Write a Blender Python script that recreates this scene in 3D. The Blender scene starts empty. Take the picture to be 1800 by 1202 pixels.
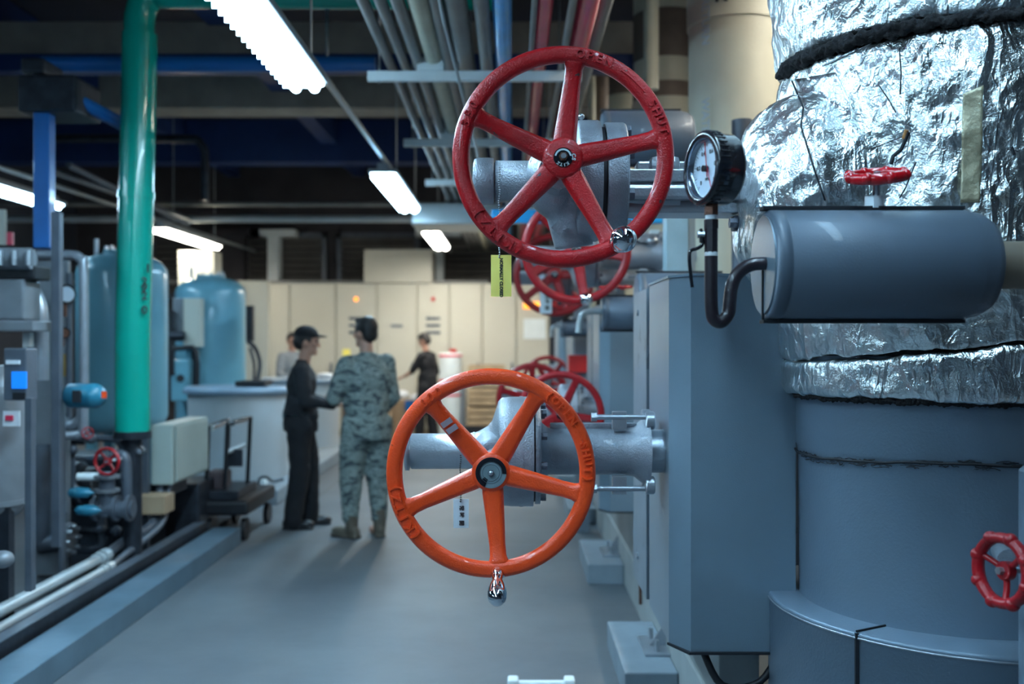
import bpy, bmesh, math, random
from mathutils import Vector, Matrix, noise, Euler
random.seed(7)
S = bpy.context.scene
COL = S.collection
PI = math.pi
# ---------------------------------------------------------------- camera, world, exposure
cam = bpy.data.cameras.new('camera'); camo = bpy.data.objects.new('camera', cam); COL.objects.link(camo)
camo.location = (0, 0, 1.6); camo.rotation_euler = (PI/2, 0, 0)
cam.lens = 35; cam.sensor_width = 36; cam.clip_start = 0.05; cam.clip_end = 80
cam.dof.use_dof = True; cam.dof.focus_distance = 2.85; cam.dof.aperture_fstop = 2.0
S.camera = camo
S.view_settings.view_transform = 'Standard'; S.view_settings.look = 'None'
S.view_settings.gamma = 1; S.view_settings.use_curve_mapping = False
S.view_settings.exposure = -0.2
W = bpy.data.worlds.new('world'); S.world = W; W.use_nodes = True
W.node_tree.nodes['Background'].inputs[0].default_value = (0.02, 0.035, 0.07, 1)
W.node_tree.nodes['Background'].inputs[1].default_value = 0.5
# ceiling lamp list: (x, y_start, length, z, watts, colour)
COOL = (0.54, 0.81, 1.0); WARM = (1.0, 0.95, 0.84)
LAMPS = [(-1.22, 3.5, 2.4, 3.1, 84, COOL), (-1.17, 9.0, 2.4, 3.1, 62, COOL), (-1.12, 13.6, 2.4, 3.1, 80, WARM),
         (-5.1, 3.2, 2.5, 3.1, 6, COOL), (-5.1, 8.6, 2.5, 3.1, 34, COOL), (-4.75, 13.4, 2.5, 3.1, 60, WARM),
         (2.55, 3.4, 2.4, 4.2, 70, WARM), (2.55, 8.8, 2.4, 4.2, 70, WARM), (2.55, 13.6, 2.4, 4.2, 30, WARM),
         (-1.26, -1.9, 2.4, 3.1, 14, COOL), (-5.1, -1.9, 2.4, 3.1, 14, COOL), (.72, .2, 2.2, 3.95, 24, COOL), (-1.24, .85, 2.4, 3.1, 34, COOL)]  # last two are added, unseen: one brightens the foil, one lights from left front

def PX(px, py, Y): return Vector(((px-900)/1750*Y, Y, 1.6-(py-601)/1750*Y))
def XX(px, Y): return (px-900)/1750*Y
def ZZ(py, Y): return 1.6-(py-601)/1750*Y

# ---------------------------------------------------------------- materials
MATS = {}
def mat(name, col, rough=.5, metal=0, namt=.12, nscale=6, bump=0, bscale=80, coat=0, spots=None, emit=None, spec=.5):
    if name in MATS: return MATS[name]
    m = bpy.data.materials.new(name); m.use_nodes = True; nt = m.node_tree; N = nt.nodes; L = nt.links
    b = N['Principled BSDF']; tc = N.new('ShaderNodeTexCoord')
    b.inputs['Roughness'].default_value = rough; b.inputs['Metallic'].default_value = metal
    b.inputs['Coat Weight'].default_value = coat; b.inputs['Specular IOR Level'].default_value = spec
    nz = N.new('ShaderNodeTexNoise'); nz.inputs['Scale'].default_value = nscale; nz.inputs['Detail'].default_value = 5
    L.new(tc.outputs['Object'], nz.inputs['Vector'])
    rp = N.new('ShaderNodeValToRGB'); rp.color_ramp.elements[0].position = .3; rp.color_ramp.elements[1].position = .7
    lo = [max(0, c*(1-namt)) for c in col]; hi = [min(1, c*(1+namt)) for c in col]
    rp.color_ramp.elements[0].color = (*lo, 1); rp.color_ramp.elements[1].color = (*hi, 1)
    L.new(nz.outputs['Fac'], rp.inputs['Fac']); out = rp.outputs['Color']
    if spots:
        sc, th, scol = spots
        n2 = N.new('ShaderNodeTexNoise'); n2.inputs['Scale'].default_value = sc; n2.inputs['Detail'].default_value = 6; n2.inputs['Roughness'].default_value = .65
        L.new(tc.outputs['Object'], n2.inputs['Vector'])
        r2 = N.new('ShaderNodeValToRGB'); r2.color_ramp.elements[0].position = th; r2.color_ramp.elements[1].position = th+.025
        L.new(n2.outputs['Fac'], r2.inputs['Fac'])
        mx = N.new('ShaderNodeMixRGB'); mx.inputs['Color2'].default_value = (*scol, 1)
        L.new(r2.outputs['Color'], mx.inputs['Fac']); L.new(out, mx.inputs['Color1']); out = mx.outputs['Color']
    L.new(out, b.inputs['Base Color'])
    if bump:
        n3 = N.new('ShaderNodeTexNoise'); n3.inputs['Scale'].default_value = bscale; n3.inputs['Detail'].default_value = 3
        L.new(tc.outputs['Object'], n3.inputs['Vector'])
        bp = N.new('ShaderNodeBump'); bp.inputs['Strength'].default_value = bump; bp.inputs['Distance'].default_value = .004
        L.new(n3.outputs['Fac'], bp.inputs['Height']); L.new(bp.outputs['Normal'], b.inputs['Normal'])
    if emit:
        b.inputs['Emission Color'].default_value = (*emit[0], 1); b.inputs['Emission Strength'].default_value = emit[1]
    MATS[name] = m
    return m

RED = mat('red_cast_enamel', (.44, .003, .007), .30, 0, .25, 9, .55, 230, .22, (38, .66, (.06, .045, .045)))
ORANGE = mat('orange_cast_enamel', (.95, .075, .012), .30, 0, .15, 7, .45, 200, .25, (45, .72, (.16, .05, .03)))
DRED = mat('deep_red_enamel', (.33, .003, .008), .38, 0, .2, 9, .4, 120, .12)
SRED = mat('glossy_red_enamel', (.55, .006, .012), .22, 0, .1, 9, .1, 60, .6)
CAST = mat('grey_cast_metal_paint', (.27, .305, .35), .40, .45, .14, 12, .7, 210, .15, (30, .68, (.16, .19, .24)))
STEEL = mat('grey_silver_paint', (.38, .42, .47), .30, .6, .12, 10, .25, 150, .1)
DARKCAST = mat('dark_grey_cast', (.10, .12, .16), .5, .2, .15, 15, .5, 160)
PANEL = mat('blue_grey_sheet_paint', (.205, .285, .35), .32, .3, .06, 3, .12, 240, .1, (9, .73, (.15, .20, .25)))
PANELIN = mat('blue_grey_rear_paint', (.22, .27, .32), .38, .3, .12, 4, .1, 200, 0, (7, .6, (.14, .17, .21)))
JACKET = mat('slate_jacket_sheet', (.105, .14, .185), .50, .1, .10, 3, .1, 220, .1, (6, .66, (.15, .19, .25)))
DUCT = mat('blue_grey_duct_paint', (.185, .25, .32), .40, .3, .07, 2.5, .2, 120, 0, (14, .72, (.14, .19, .245)))
BLACK = mat('black_rubber', (.008, .009, .013), .5, 0, .2, 8)
BLACKG = mat('black_gloss_plastic', (.010, .011, .016), .22, 0, .2, 8, 0, 80, .4)
BLKPIPE = mat('black_coated_pipe', (.022, .016, .022), .34, .1, .3, 12, .2, 120, .25)
SEAM = mat('dark_seam', (.012, .015, .022), .6)
CHROME = mat('chrome_ball', (.82, .84, .88), .09, 1, .03, 30, .35, 40)
WHITE = mat('white_tape', (.72, .76, .80), .5)
BRASS = mat('brown_brass', (.13, .055, .035), .45, .5, .35, 60, .5, 200)
BOLT = mat('zinc_bolt', (.42, .46, .50), .32, .8, .15, 40)
NUTW = mat('white_painted_nut', (.60, .66, .70), .4)
DIAL = mat('gauge_dial_white', (.62, .70, .80), .4)
GLASSY = mat('gauge_rim_metal', (.35, .40, .48), .2, .9)
CREAM = mat('cream_lagging', (.60, .58, .46), .5, 0, .07, 4, .2, 60)
CREAMD = mat('brown_case_and_shade', (.16, .12, .095), .6, 0, .2, 6)  # case and pipe brown; on the risers it paints shade at sleeve ends
GREEN = mat('teal_green_pipe_paint', (.0, .36, .27), .26, 0, .06, 3, .05, 30, .4)
BLUE = mat('blue_pipe_paint', (.01, .13, .42), .35, 0, .1, 4, .1, 40, .2)
BLUEL = mat('bright_blue_pipe_paint', (.01, .38, .85), .30, 0, .12, 6, .1, 60, .3, (20, .68, (.25, .4, .55)))
REDPIPE = mat('rose_red_pipe_paint', (.80, .04, .10), .32, 0, .12, 5, .1, 60, .2)
CONDUIT = mat('grey_conduit', (.21, .22, .22), .45, .3, .12, 5)
CONDUITL = mat('light_grey_conduit', (.42, .47, .49), .38, .3, .1, 5)
CREAMP = mat('cream_pipe_paint', (.55, .54, .42), .5, 0, .1, 5)
WHITEP = mat('white_channel_paint', (.78, .86, .88), .45, 0, .06, 5)
TANKB = mat('pale_blue_tank_paint', (.16, .38, .47), .30, 0, .05, 3, 0, 40, .3)
VAT = mat('pale_grey_vat_plastic', (.44, .48, .50), .4, 0, .06, 3)
VATRIM = mat('blue_grey_rim', (.26, .36, .46), .35, 0, .1, 3)
CAB = mat('ivory_cabinet_paint', (.56, .55, .47), .5, 0, .03, 2)
CABD = mat('ivory_cabinet_frame', (.30, .28, .21), .6)
CURB = mat('blue_grey_curb_paint', (.10, .16, .21), .5, 0, .15, 4, .2, 40)
CONC = mat('painted_concrete', (.22, .27, .31), .7, 0, .12, 5, .3, 60)
SKID = mat('beige_grey_beam_paint', (.34, .37, .37), .55, 0, .12, 4, .1, 60, 0, (5, .68, (.2, .2, .19)))
BOXG = mat('pale_green_grey_box', (.36, .42, .39), .45, 0, .05, 5, .15, 150)
MOTORB = mat('teal_blue_motor', (.02, .17, .26), .35, 0, .1, 8)
DKMACH = mat('dark_machine_steel', (.03, .036, .048), .42, .5, .3, 12, .3, 60)
MACH = mat('grey_machine_paint', (.10, .12, .15), .42, .3, .15, 8, .2, 60)
MACHL = mat('light_machine_paint', (.19, .21, .235), .42, .2, .12, 8, .2, 60)
DECK = mat('oily_dark_deck', (.018, .022, .030), .55, 0, .3, 3)
WOOD = mat('pale_crate_wood', (.42, .31, .19), .7, 0, .2, 6)
CARD = mat('cardboard', (.34, .24, .15), .8, 0, .12, 5)
SKIN = mat('skin', (.46, .25, .18), .5, 0, .06, 12)
HAIR = mat('black_hair', (.010, .009, .010), .5, 0, .3, 60, .6, 200)
BLKCLOTH = mat('charcoal_cloth', (.016, .018, .024), .85, 0, .2, 14, .5, 60)
BLKCLOTH2 = mat('black_cloth', (.007, .008, .012), .85, 0, .2, 14, .4, 60)
GREYCLOTH = mat('grey_work_cloth', (.22, .25, .28), .85, 0, .1, 14)
BOOT = mat('tan_boot', (.10, .085, .065), .7, 0, .2, 12)
SHOE = mat('black_shoe', (.010, .011, .014), .35)
WOOL = mat('black_mineral_wool', (.010, .010, .012), .95, 0, .4, 40, 1, 150)
YELTAG = mat('yellow_tag_plastic', (1.0, .88, .20), .45, 0, .04, 10)
WHTAG = mat('white_tag_plastic', (.62, .74, .80), .45, 0, .04, 10)
INK = mat('black_ink', (.012, .014, .02), .6)
INKG = mat('pale_ink', (.45, .52, .56), .5)
PATINA = mat('worn_grey_mark', (.30, .22, .25), .6)
ORANGEL = mat('lit_amber_panel', (.9, .4, .05), .4, emit=((1, .33, .03), 2.2))
REDL = mat('red_box_paint', (.62, .02, .02), .4)
SCREEN = mat('blue_lit_screen', (.01, .2, .7), .3, emit=((.01, .22, .85), .7))
WINF = mat('louvre_grey', (.10, .095, .09), .6, 0, .2, 4)
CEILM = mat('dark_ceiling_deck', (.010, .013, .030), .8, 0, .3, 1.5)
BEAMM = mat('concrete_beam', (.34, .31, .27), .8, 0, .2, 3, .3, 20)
BEAMB = mat('navy_steel_beam', (.010, .035, .14), .5, 0, .15, 3)
WALLB = mat('dark_upper_wall', (.045, .042, .048), .8, 0, .25, 1.5)
WALLS = mat('grey_side_wall', (.035, .045, .065), .8, 0, .1, 2)

def floor_mat():
    m = bpy.data.materials.new('grey_sealed_floor'); m.use_nodes = True; nt = m.node_tree; N = nt.nodes; L = nt.links
    b = N['Principled BSDF']; b.inputs['Roughness'].default_value = .55
    g = N.new('ShaderNodeNewGeometry')
    a = N.new('ShaderNodeTexNoise'); a.inputs['Scale'].default_value = 1.1; a.inputs['Detail'].default_value = 8; a.inputs['Roughness'].default_value = .6
    L.new(g.outputs['Position'], a.inputs['Vector'])
    r = N.new('ShaderNodeValToRGB'); r.color_ramp.elements[0].position = .3; r.color_ramp.elements[1].position = .72
    r.color_ramp.elements[0].color = (.088, .104, .122, 1); r.color_ramp.elements[1].color = (.135, .156, .172, 1)
    L.new(a.outputs['Fac'], r.inputs['Fac']); out = r.outputs['Color']
    s = N.new('ShaderNodeTexNoise'); s.inputs['Scale'].default_value = 14; s.inputs['Detail'].default_value = 4
    L.new(g.outputs['Position'], s.inputs['Vector'])
    r2 = N.new('ShaderNodeValToRGB'); r2.color_ramp.elements[0].position = .70; r2.color_ramp.elements[1].position = .78
    L.new(s.outputs['Fac'], r2.inputs['Fac'])
    mx = N.new('ShaderNodeMixRGB'); mx.inputs['Color2'].default_value = (.12, .135, .14, 1); L.new(r2.outputs['Color'], mx.inputs['Fac']); L.new(out, mx.inputs['Color1']); out = mx.outputs['Color']
    sp = N.new('ShaderNodeSeparateXYZ'); L.new(g.outputs['Position'], sp.inputs[0])
    for ax, v in (('Y', 7.98), ('Y', 12.4), ('X', -2.0)):      # slab joints
        d = N.new('ShaderNodeMath'); d.operation = 'SUBTRACT'; d.inputs[1].default_value = v; L.new(sp.outputs[ax], d.inputs[0])
        q = N.new('ShaderNodeMath'); q.operation = 'ABSOLUTE'; L.new(d.outputs[0], q.inputs[0])
        c = N.new('ShaderNodeMath'); c.operation = 'LESS_THAN'; c.inputs[1].default_value = .012; L.new(q.outputs[0], c.inputs[0])
        f = c
        if ax == 'X':
            k = N.new('ShaderNodeMath'); k.operation = 'GREATER_THAN'; k.inputs[1].default_value = 8; L.new(sp.outputs['Y'], k.inputs[0])
            f = N.new('ShaderNodeMath'); f.operation = 'MULTIPLY'; L.new(c.outputs[0], f.inputs[0]); L.new(k.outputs[0], f.inputs[1])
        mx = N.new('ShaderNodeMixRGB'); mx.inputs['Color2'].default_value = (.09, .10, .105, 1); L.new(f.outputs[0], mx.inputs['Fac']); L.new(out, mx.inputs['Color1']); out = mx.outputs['Color']
    L.new(out, b.inputs['Base Color'])
    bp = N.new('ShaderNodeBump'); bp.inputs['Strength'].default_value = .15; bp.inputs['Distance'].default_value = .01
    L.new(s.outputs['Fac'], bp.inputs['Height']); L.new(bp.outputs['Normal'], b.inputs['Normal'])
    return m

def foil_mat(name, tint=(.80, .86, .88), warm=True, s=1.0, weave=True):
    m = bpy.data.materials.new(name); m.use_nodes = True; nt = m.node_tree; N = nt.nodes; L = nt.links
    b = N['Principled BSDF']; b.inputs['Metallic'].default_value = 1
    tc = N.new('ShaderNodeTexCoord')
    n0 = N.new('ShaderNodeTexNoise'); n0.inputs['Scale'].default_value = 5*s; n0.inputs['Detail'].default_value = 3
    L.new(tc.outputs['Object'], n0.inputs['Vector'])
    md = N.new('ShaderNodeMixRGB'); md.blend_type = 'ADD'; md.inputs['Fac'].default_value = .16
    L.new(tc.outputs['Object'], md.inputs['Color1']); L.new(n0.outputs['Color'], md.inputs['Color2'])
    def ridge(sc, rot, scl, dist=.5):
        mp = N.new('ShaderNodeMapping'); mp.inputs['Rotation'].default_value = rot; mp.inputs['Scale'].default_value = scl
        L.new(tc.outputs['Object'], mp.inputs['Vector'])
        v = N.new('ShaderNodeTexNoise'); v.inputs['Scale'].default_value = sc; v.inputs['Detail'].default_value = 2.5; v.inputs['Roughness'].default_value = .45; v.inputs['Distortion'].default_value = dist
        L.new(mp.outputs[0], v.inputs['Vector'])
        a = N.new('ShaderNodeMath'); a.operation = 'SUBTRACT'; a.inputs[1].default_value = .5; L.new(v.outputs['Fac'], a.inputs[0])
        b_ = N.new('ShaderNodeMath'); b_.operation = 'ABSOLUTE'; L.new(a.outputs[0], b_.inputs[0]); return b_.outputs[0]
    hs = [(ridge(4.5*s, (0, .3, .4), (1, 1, .45)), -3.2), (ridge(9*s, (0, -.7, .2), (1, 1, .4), .9), -1.7), (ridge(22*s, (.3, .5, 0), (1, 1, .5), .8), -.7), (ridge(55*s, (0, 0, 0), (1, 1, 1)), -.25)]
    if weave:
        wv = N.new('ShaderNodeTexNoise'); wv.inputs['Scale'].default_value = 260; wv.inputs['Detail'].default_value = 1; L.new(tc.outputs['Object'], wv.inputs['Vector']); hs.append((wv.outputs['Fac'], .05))
    acc = None
    for h, w in hs:
        q = N.new('ShaderNodeMath'); q.operation = 'MULTIPLY_ADD'; q.inputs[1].default_value = w
        L.new(h, q.inputs[0])
        if acc is not None: L.new(acc, q.inputs[2])
        else: q.inputs[2].default_value = 0
        acc = q.outputs[0]
    bp = N.new('ShaderNodeBump'); bp.inputs['Strength'].default_value = 1.0; bp.inputs['Distance'].default_value = .0165/s
    L.new(acc, bp.inputs['Height']); L.new(bp.outputs['Normal'], b.inputs['Normal'])
    r = N.new('ShaderNodeValToRGB'); r.color_ramp.elements[0].position = .35; r.color_ramp.elements[1].position = .62
    n4 = N.new('ShaderNodeTexNoise'); n4.inputs['Scale'].default_value = 2.6; n4.inputs['Detail'].default_value = 4
    L.new(tc.outputs['Object'], n4.inputs['Vector']); L.new(n4.outputs['Fac'], r.inputs['Fac'])
    r.color_ramp.elements[0].color = (tint[0]*.72, tint[1]*.72, tint[2]*.70, 1) if warm else (*[c*.85 for c in tint], 1)
    r.color_ramp.elements[1].color = (*tint, 1)
    L.new(r.outputs['Color'], b.inputs['Base Color'])
    rr = N.new('ShaderNodeMapRange'); rr.inputs['To Min'].default_value = .20; rr.inputs['To Max'].default_value = .42
    L.new(n4.outputs['Fac'], rr.inputs['Value']); L.new(rr.outputs['Result'], b.inputs['Roughness'])
    return m
FOIL = foil_mat('crinkled_foil_wrap', (.90, .95, .96)); FOIL2 = foil_mat('glass_cloth_foil', (.86, .91, .92), False, 1.5)

def camo_mat():
    m = bpy.data.materials.new('grey_green_camouflage'); m.use_nodes = True; nt = m.node_tree; N = nt.nodes; L = nt.links
    b = N['Principled BSDF']; b.inputs['Roughness'].default_value = .85; tc = N.new('ShaderNodeTexCoord')
    mp = N.new('ShaderNodeMapping'); mp.inputs['Scale'].default_value = (1, 1, 2.2); L.new(tc.outputs['Object'], mp.inputs['Vector'])
    n = N.new('ShaderNodeTexNoise'); n.inputs['Scale'].default_value = 10; n.inputs['Detail'].default_value = 6; n.inputs['Distortion'].default_value = .8
    L.new(mp.outputs[0], n.inputs['Vector'])
    r = N.new('ShaderNodeValToRGB'); cr = r.color_ramp; cr.interpolation = 'CONSTANT'
    cr.elements[0].position = 0; cr.elements[0].color = (.05, .07, .08, 1)
    cr.elements[1].position = .43; cr.elements[1].color = (.16, .205, .20, 1)
    e = cr.elements.new(.50); e.color = (.22, .275, .26, 1)
    e = cr.elements.new(.58); e.color = (.085, .115, .125, 1)
    e = cr.elements.new(.64); e.color = (.27, .33, .315, 1)
    L.new(n.outputs['Fac'], r.inputs['Fac']); L.new(r.outputs['Color'], b.inputs['Base Color']); return m
CAMO = camo_mat()

# ---------------------------------------------------------------- mesh helpers
ORI = {}
def frame(d):
    d = Vector(d).normalized(); up = Vector((0, 0, 1)) if abs(d.z) < .9 else Vector((1, 0, 0))
    a = d.cross(up).normalized(); return a, d.cross(a).normalized() * -1, d
class MB:
    def __init__(s): s.v = []; s.f = []; s.sm = []
    def add(s, vs, fs, smooth=True):
        n = len(s.v); s.v += [Vector(v) for v in vs]
        for f in fs: s.f.append([i+n for i in f]); s.sm.append(smooth)
        return s
    def box(s, c, d, rz=0, bev=0, M=None):
        x, y, z = d[0]/2, d[1]/2, d[2]/2; R = Matrix.Rotation(rz, 3, 'Z') if M is None else M; c = Vector(c)
        if bev > 0:
            bm = bmesh.new(); bmesh.ops.create_cube(bm, size=1)
            for v in bm.verts: v.co = Vector((v.co.x*d[0], v.co.y*d[1], v.co.z*d[2]))
            bmesh.ops.bevel(bm, geom=bm.edges[:], offset=min(bev, min(d)*.45), segments=2, affect='EDGES', profile=.6)
            bm.verts.index_update(); s.add([c+R@v.co for v in bm.verts], [[v.index for v in f.verts] for f in bm.faces], False); bm.free(); return s
        vs = [c+R@Vector(p) for p in ((-x,-y,-z),(x,-y,-z),(x,y,-z),(-x,y,-z),(-x,-y,z),(x,-y,z),(x,y,z),(-x,y,z))]
        return s.add(vs, [[0,3,2,1],[4,5,6,7],[0,1,5,4],[1,2,6,5],[2,3,7,6],[3,0,4,7]], False)
    def bb(s, a, b, bev=0):
        a = Vector(a); b = Vector(b); return s.box((a+b)/2, [abs(q) for q in (b-a)], 0, bev)
    def lathe(s, o, d, prof, seg=32, smooth=True, caps=True, ph=0):
        a, b, d = frame(d); o = Vector(o); n = len(prof); vs = []; fs = []
        for (t, r) in prof:
            for k in range(seg):
                an = ph+2*PI*k/seg; vs.append(o+d*t+(a*math.cos(an)+b*math.sin(an))*r)
        for i in range(n-1):
            for k in range(seg):
                k2 = (k+1) % seg; fs.append([i*seg+k, i*seg+k2, (i+1)*seg+k2, (i+1)*seg+k])
        s.add(vs, fs, smooth)
        if caps:
            for i in (0, n-1):
                if prof[i][1] > 1e-5: s.add(vs[i*seg:(i+1)*seg], [list(range(seg)) if i else list(range(seg))[::-1]], False)
        return s
    def cyl(s, p0, p1, r, r1=None, seg=24, smooth=True, bev=0, ph=0):
        p0 = Vector(p0); p1 = Vector(p1); h = (p1-p0).length; r1 = r if r1 is None else r1
        pr = [(0, r), (h, r1)] if not bev else [(0, r-bev), (0, r-bev), (bev, r), (bev*1.01, r), (h-bev*1.01, r1), (h-bev, r1), (h, r1-bev), (h, r1-bev)]
        return s.lathe(p0, p1-p0, pr, seg, smooth, True, ph)
    def sphere(s, c, r, seg=16, rings=10, M=None):
        rr = (r, r, r) if not hasattr(r, '__len__') else r; c = Vector(c); M = M or Matrix.Identity(3)
        vs = [c+M@Vector((0, 0, -rr[2]))]; fs = []
        for i in range(1, rings):
            t = PI*i/rings-PI/2
            for k in range(seg):
                an = 2*PI*k/seg; vs.append(c+M@Vector((rr[0]*math.cos(t)*math.cos(an), rr[1]*math.cos(t)*math.sin(an), rr[2]*math.sin(t))))
        vs.append(c+M@Vector((0, 0, rr[2]))); e = len(vs)-1
        for k in range(seg):
            k2 = (k+1) % seg; fs.append([0, 1+k2, 1+k]); b = 1+(rings-2)*seg; fs.append([b+k, b+k2, e])
            for i in range(rings-2): fs.append([1+i*seg+k, 1+i*seg+k2, 1+(i+1)*seg+k2, 1+(i+1)*seg+k])
        return s.add(vs, fs)
    def cap(s, p0, p1, r0, r1, seg=14):
        s.cyl(p0, p1, r0, r1, seg); s.sphere(p0, r0, seg, 8); s.sphere(p1, r1, seg, 8); return s
    def tube(s, pts, r, seg=14, sub=6, closed=False):
        P = [Vector(p) for p in pts]
        if sub > 1 and len(P) > 2:
            Q = []; n = len(P)
            for i in range(n-1):
                p0 = P[max(i-1, 0)]; p1 = P[i]; p2 = P[i+1]; p3 = P[min(i+2, n-1)]
                for k in range(sub):
                    t = k/sub; Q.append(.5*((2*p1)+(p2-p0)*t+(2*p0-5*p1+4*p2-p3)*t*t+(3*p1-p0-3*p2+p3)*t**3))
            Q.append(P[-1]); P = Q
        rs = r if hasattr(r, '__len__') else None
        d = (P[1]-P[0]).normalized(); a = frame(d)[0]; vs = []; fs = []
        for i, p in enumerate(P):
            d = ((P[min(i+1, len(P)-1)]-P[max(i-1, 0)])).normalized(); a = (a-d*a.dot(d)).normalized(); b = d.cross(a)
            rad = r if rs is None else rs[0]+(rs[-1]-rs[0])*i/(len(P)-1)
            for k in range(seg):
                an = 2*PI*k/seg; vs.append(p+(a*math.cos(an)+b*math.sin(an))*rad)
        for i in range(len(P)-1):
            for k in range(seg):
                k2 = (k+1) % seg; fs.append([i*seg+k, i*seg+k2, (i+1)*seg+k2, (i+1)*seg+k])
        s.add(vs, fs); s.add(vs[:seg], [list(range(seg))[::-1]], False); s.add(vs[-seg:], [list(range(seg))], False); return s
    def prism(s, poly, z0, z1):          # polygon in XY extruded in z
        n = len(poly); vs = [(x, y, z0) for x, y in poly]+[(x, y, z1) for x, y in poly]
        fs = [list(range(n))[::-1], list(range(n, 2*n))]+[[i, (i+1) % n, (i+1) % n+n, i+n] for i in range(n)]
        return s.add(vs, fs, False)
    def sweep(s, R, sec, axis_pt=(0, 0, 0), seg=96):   # ring around the Y axis; sec = (radial, y)
        vs = []; fs = []; m = len(sec); c = Vector(axis_pt)
        for k in range(seg):
            an = 2*PI*k/seg
            for (dr, dy) in sec: vs.append(c+Vector(((R+dr)*math.cos(an), dy, (R+dr)*math.sin(an))))
        for k in range(seg):
            for j in range(m): fs.append([k*m+j, k*m+(j+1) % m, ((k+1) % seg)*m+(j+1) % m, ((k+1) % seg)*m+j])
        return s.add(vs, fs)
    def xf(s, M):
        s.v = [M@v for v in s.v]; return s
    def mesh(s, name, off=Vector((0, 0, 0))):
        me = bpy.data.meshes.new(name); me.from_pydata([v-off for v in s.v], [], s.f)
        me.polygons.foreach_set('use_smooth', s.sm); me.update()
        bm = bmesh.new(); bm.from_mesh(me); bmesh.ops.recalc_face_normals(bm, faces=bm.faces); bm.to_mesh(me); bm.free()
        return me
    def build(s, name, m, parent=None, **kw):
        if parent is None:
            lo = [min(v[i] for v in s.v) for i in range(3)]; hi = [max(v[i] for v in s.v) for i in range(3)]
            off = Vector(((lo[0]+hi[0])/2, (lo[1]+hi[1])/2, lo[2]))
        else: off = ORI[parent.name]
        o = bpy.data.objects.new(name, s.mesh(name, off)); COL.objects.link(o)
        if parent is None: o.location = off
        else: o.parent = parent
        ORI[o.name] = off
        if m: o.data.materials.append(m)
        if 'label' in kw and parent is None or kw: tag(o, **kw)
        return o
def tag(o, label=None, cat=None, group=None, kind=None):
    if label: o['label'] = label
    if cat: o['category'] = cat
    if group: o['group'] = group
    if kind: o['kind'] = kind
    return o
def thing(name, loc, label, cat, group=None):
    o = bpy.data.objects.new(name, None); COL.objects.link(o); o.location = loc; o.empty_display_size = .05
    ORI[o.name] = Vector(loc); return tag(o, label, cat, group)
def struct(mb, name, m): return mb.build(name, m, kind='structure')
def copy_tree(o, dloc, label, group=None):
    def rec(q, par):
        c = q.copy(); COL.objects.link(c); ORI[c.name] = ORI[q.name]
        if par is not None: c.parent = par
        for ch in q.children: rec(ch, c)
        return c
    c = rec(o, None); c.location = Vector(o.location)+Vector(dloc); c['label'] = label
    if group: c['group'] = group
    return c
def fuse(mb, name, voxel, mat_, parent=None, smooth=6, disp=None, kw={}):
    me = mb.mesh('tmp'); o = bpy.data.objects.new('tmp', me); COL.objects.link(o)
    r = o.modifiers.new('r', 'REMESH'); r.mode = 'VOXEL'; r.voxel_size = voxel; r.use_smooth_shade = True
    if smooth: k = o.modifiers.new('s', 'SMOOTH'); k.iterations = smooth; k.factor = .5
    dg = bpy.context.evaluated_depsgraph_get(); me2 = bpy.data.meshes.new_from_object(o.evaluated_get(dg))
    bpy.data.objects.remove(o)
    n = len(me2.vertices); co = [0]*(3*n); me2.vertices.foreach_get('co', co)
    if disp:
        no = [0]*(3*n); me2.vertex_normals.foreach_get('vector', no)
        for i in range(n):
            p = Vector(co[3*i:3*i+3]); d = disp(p)
            for j in range(3): co[3*i+j] += no[3*i+j]*d
    if parent is None:
        off = Vector(((min(co[0::3])+max(co[0::3]))/2, (min(co[1::3])+max(co[1::3]))/2, min(co[2::3])))
    else: off = ORI[parent.name]
    for i in range(n):
        for j in range(3): co[3*i+j] -= off[j]
    me2.vertices.foreach_set('co', co); me2.name = name
    me2.polygons.foreach_set('use_smooth', [True]*len(me2.polygons)); me2.update()
    o = bpy.data.objects.new(name, me2); COL.objects.link(o); o.data.materials.clear(); o.data.materials.append(mat_)
    if parent is None: o.location = off
    else: o.parent = parent
    ORI[o.name] = off
    if kw: tag(o, **kw)
    return o
def text_mb(body, size, depth=.001, bold=0):
    cu = bpy.data.curves.new('t', 'FONT'); cu.body = body; cu.size = size; cu.extrude = depth; cu.align_x = 'CENTER'; cu.align_y = 'CENTER'; cu.offset = bold; cu.resolution_u = 3
    o = bpy.data.objects.new('t', cu); COL.objects.link(o)
    me = bpy.data.meshes.new_from_object(o.evaluated_get(bpy.context.evaluated_depsgraph_get()))
    mb = MB(); mb.add([v.co.copy() for v in me.vertices], [list(p.vertices) for p in me.polygons], False)
    bpy.data.objects.remove(o); return mb
FACE = Matrix.Rotation(PI/2, 4, 'X')     # text lying in XY -> standing, readable from -Y
def each(name, m, parent, mbs):
    for q in mbs: q.build(name, m, parent)
def bolt(mb, p, d, r, h): return mb.cyl(p, Vector(p)+Vector(d).normalized()*h, r, None, 6, False)

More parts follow.
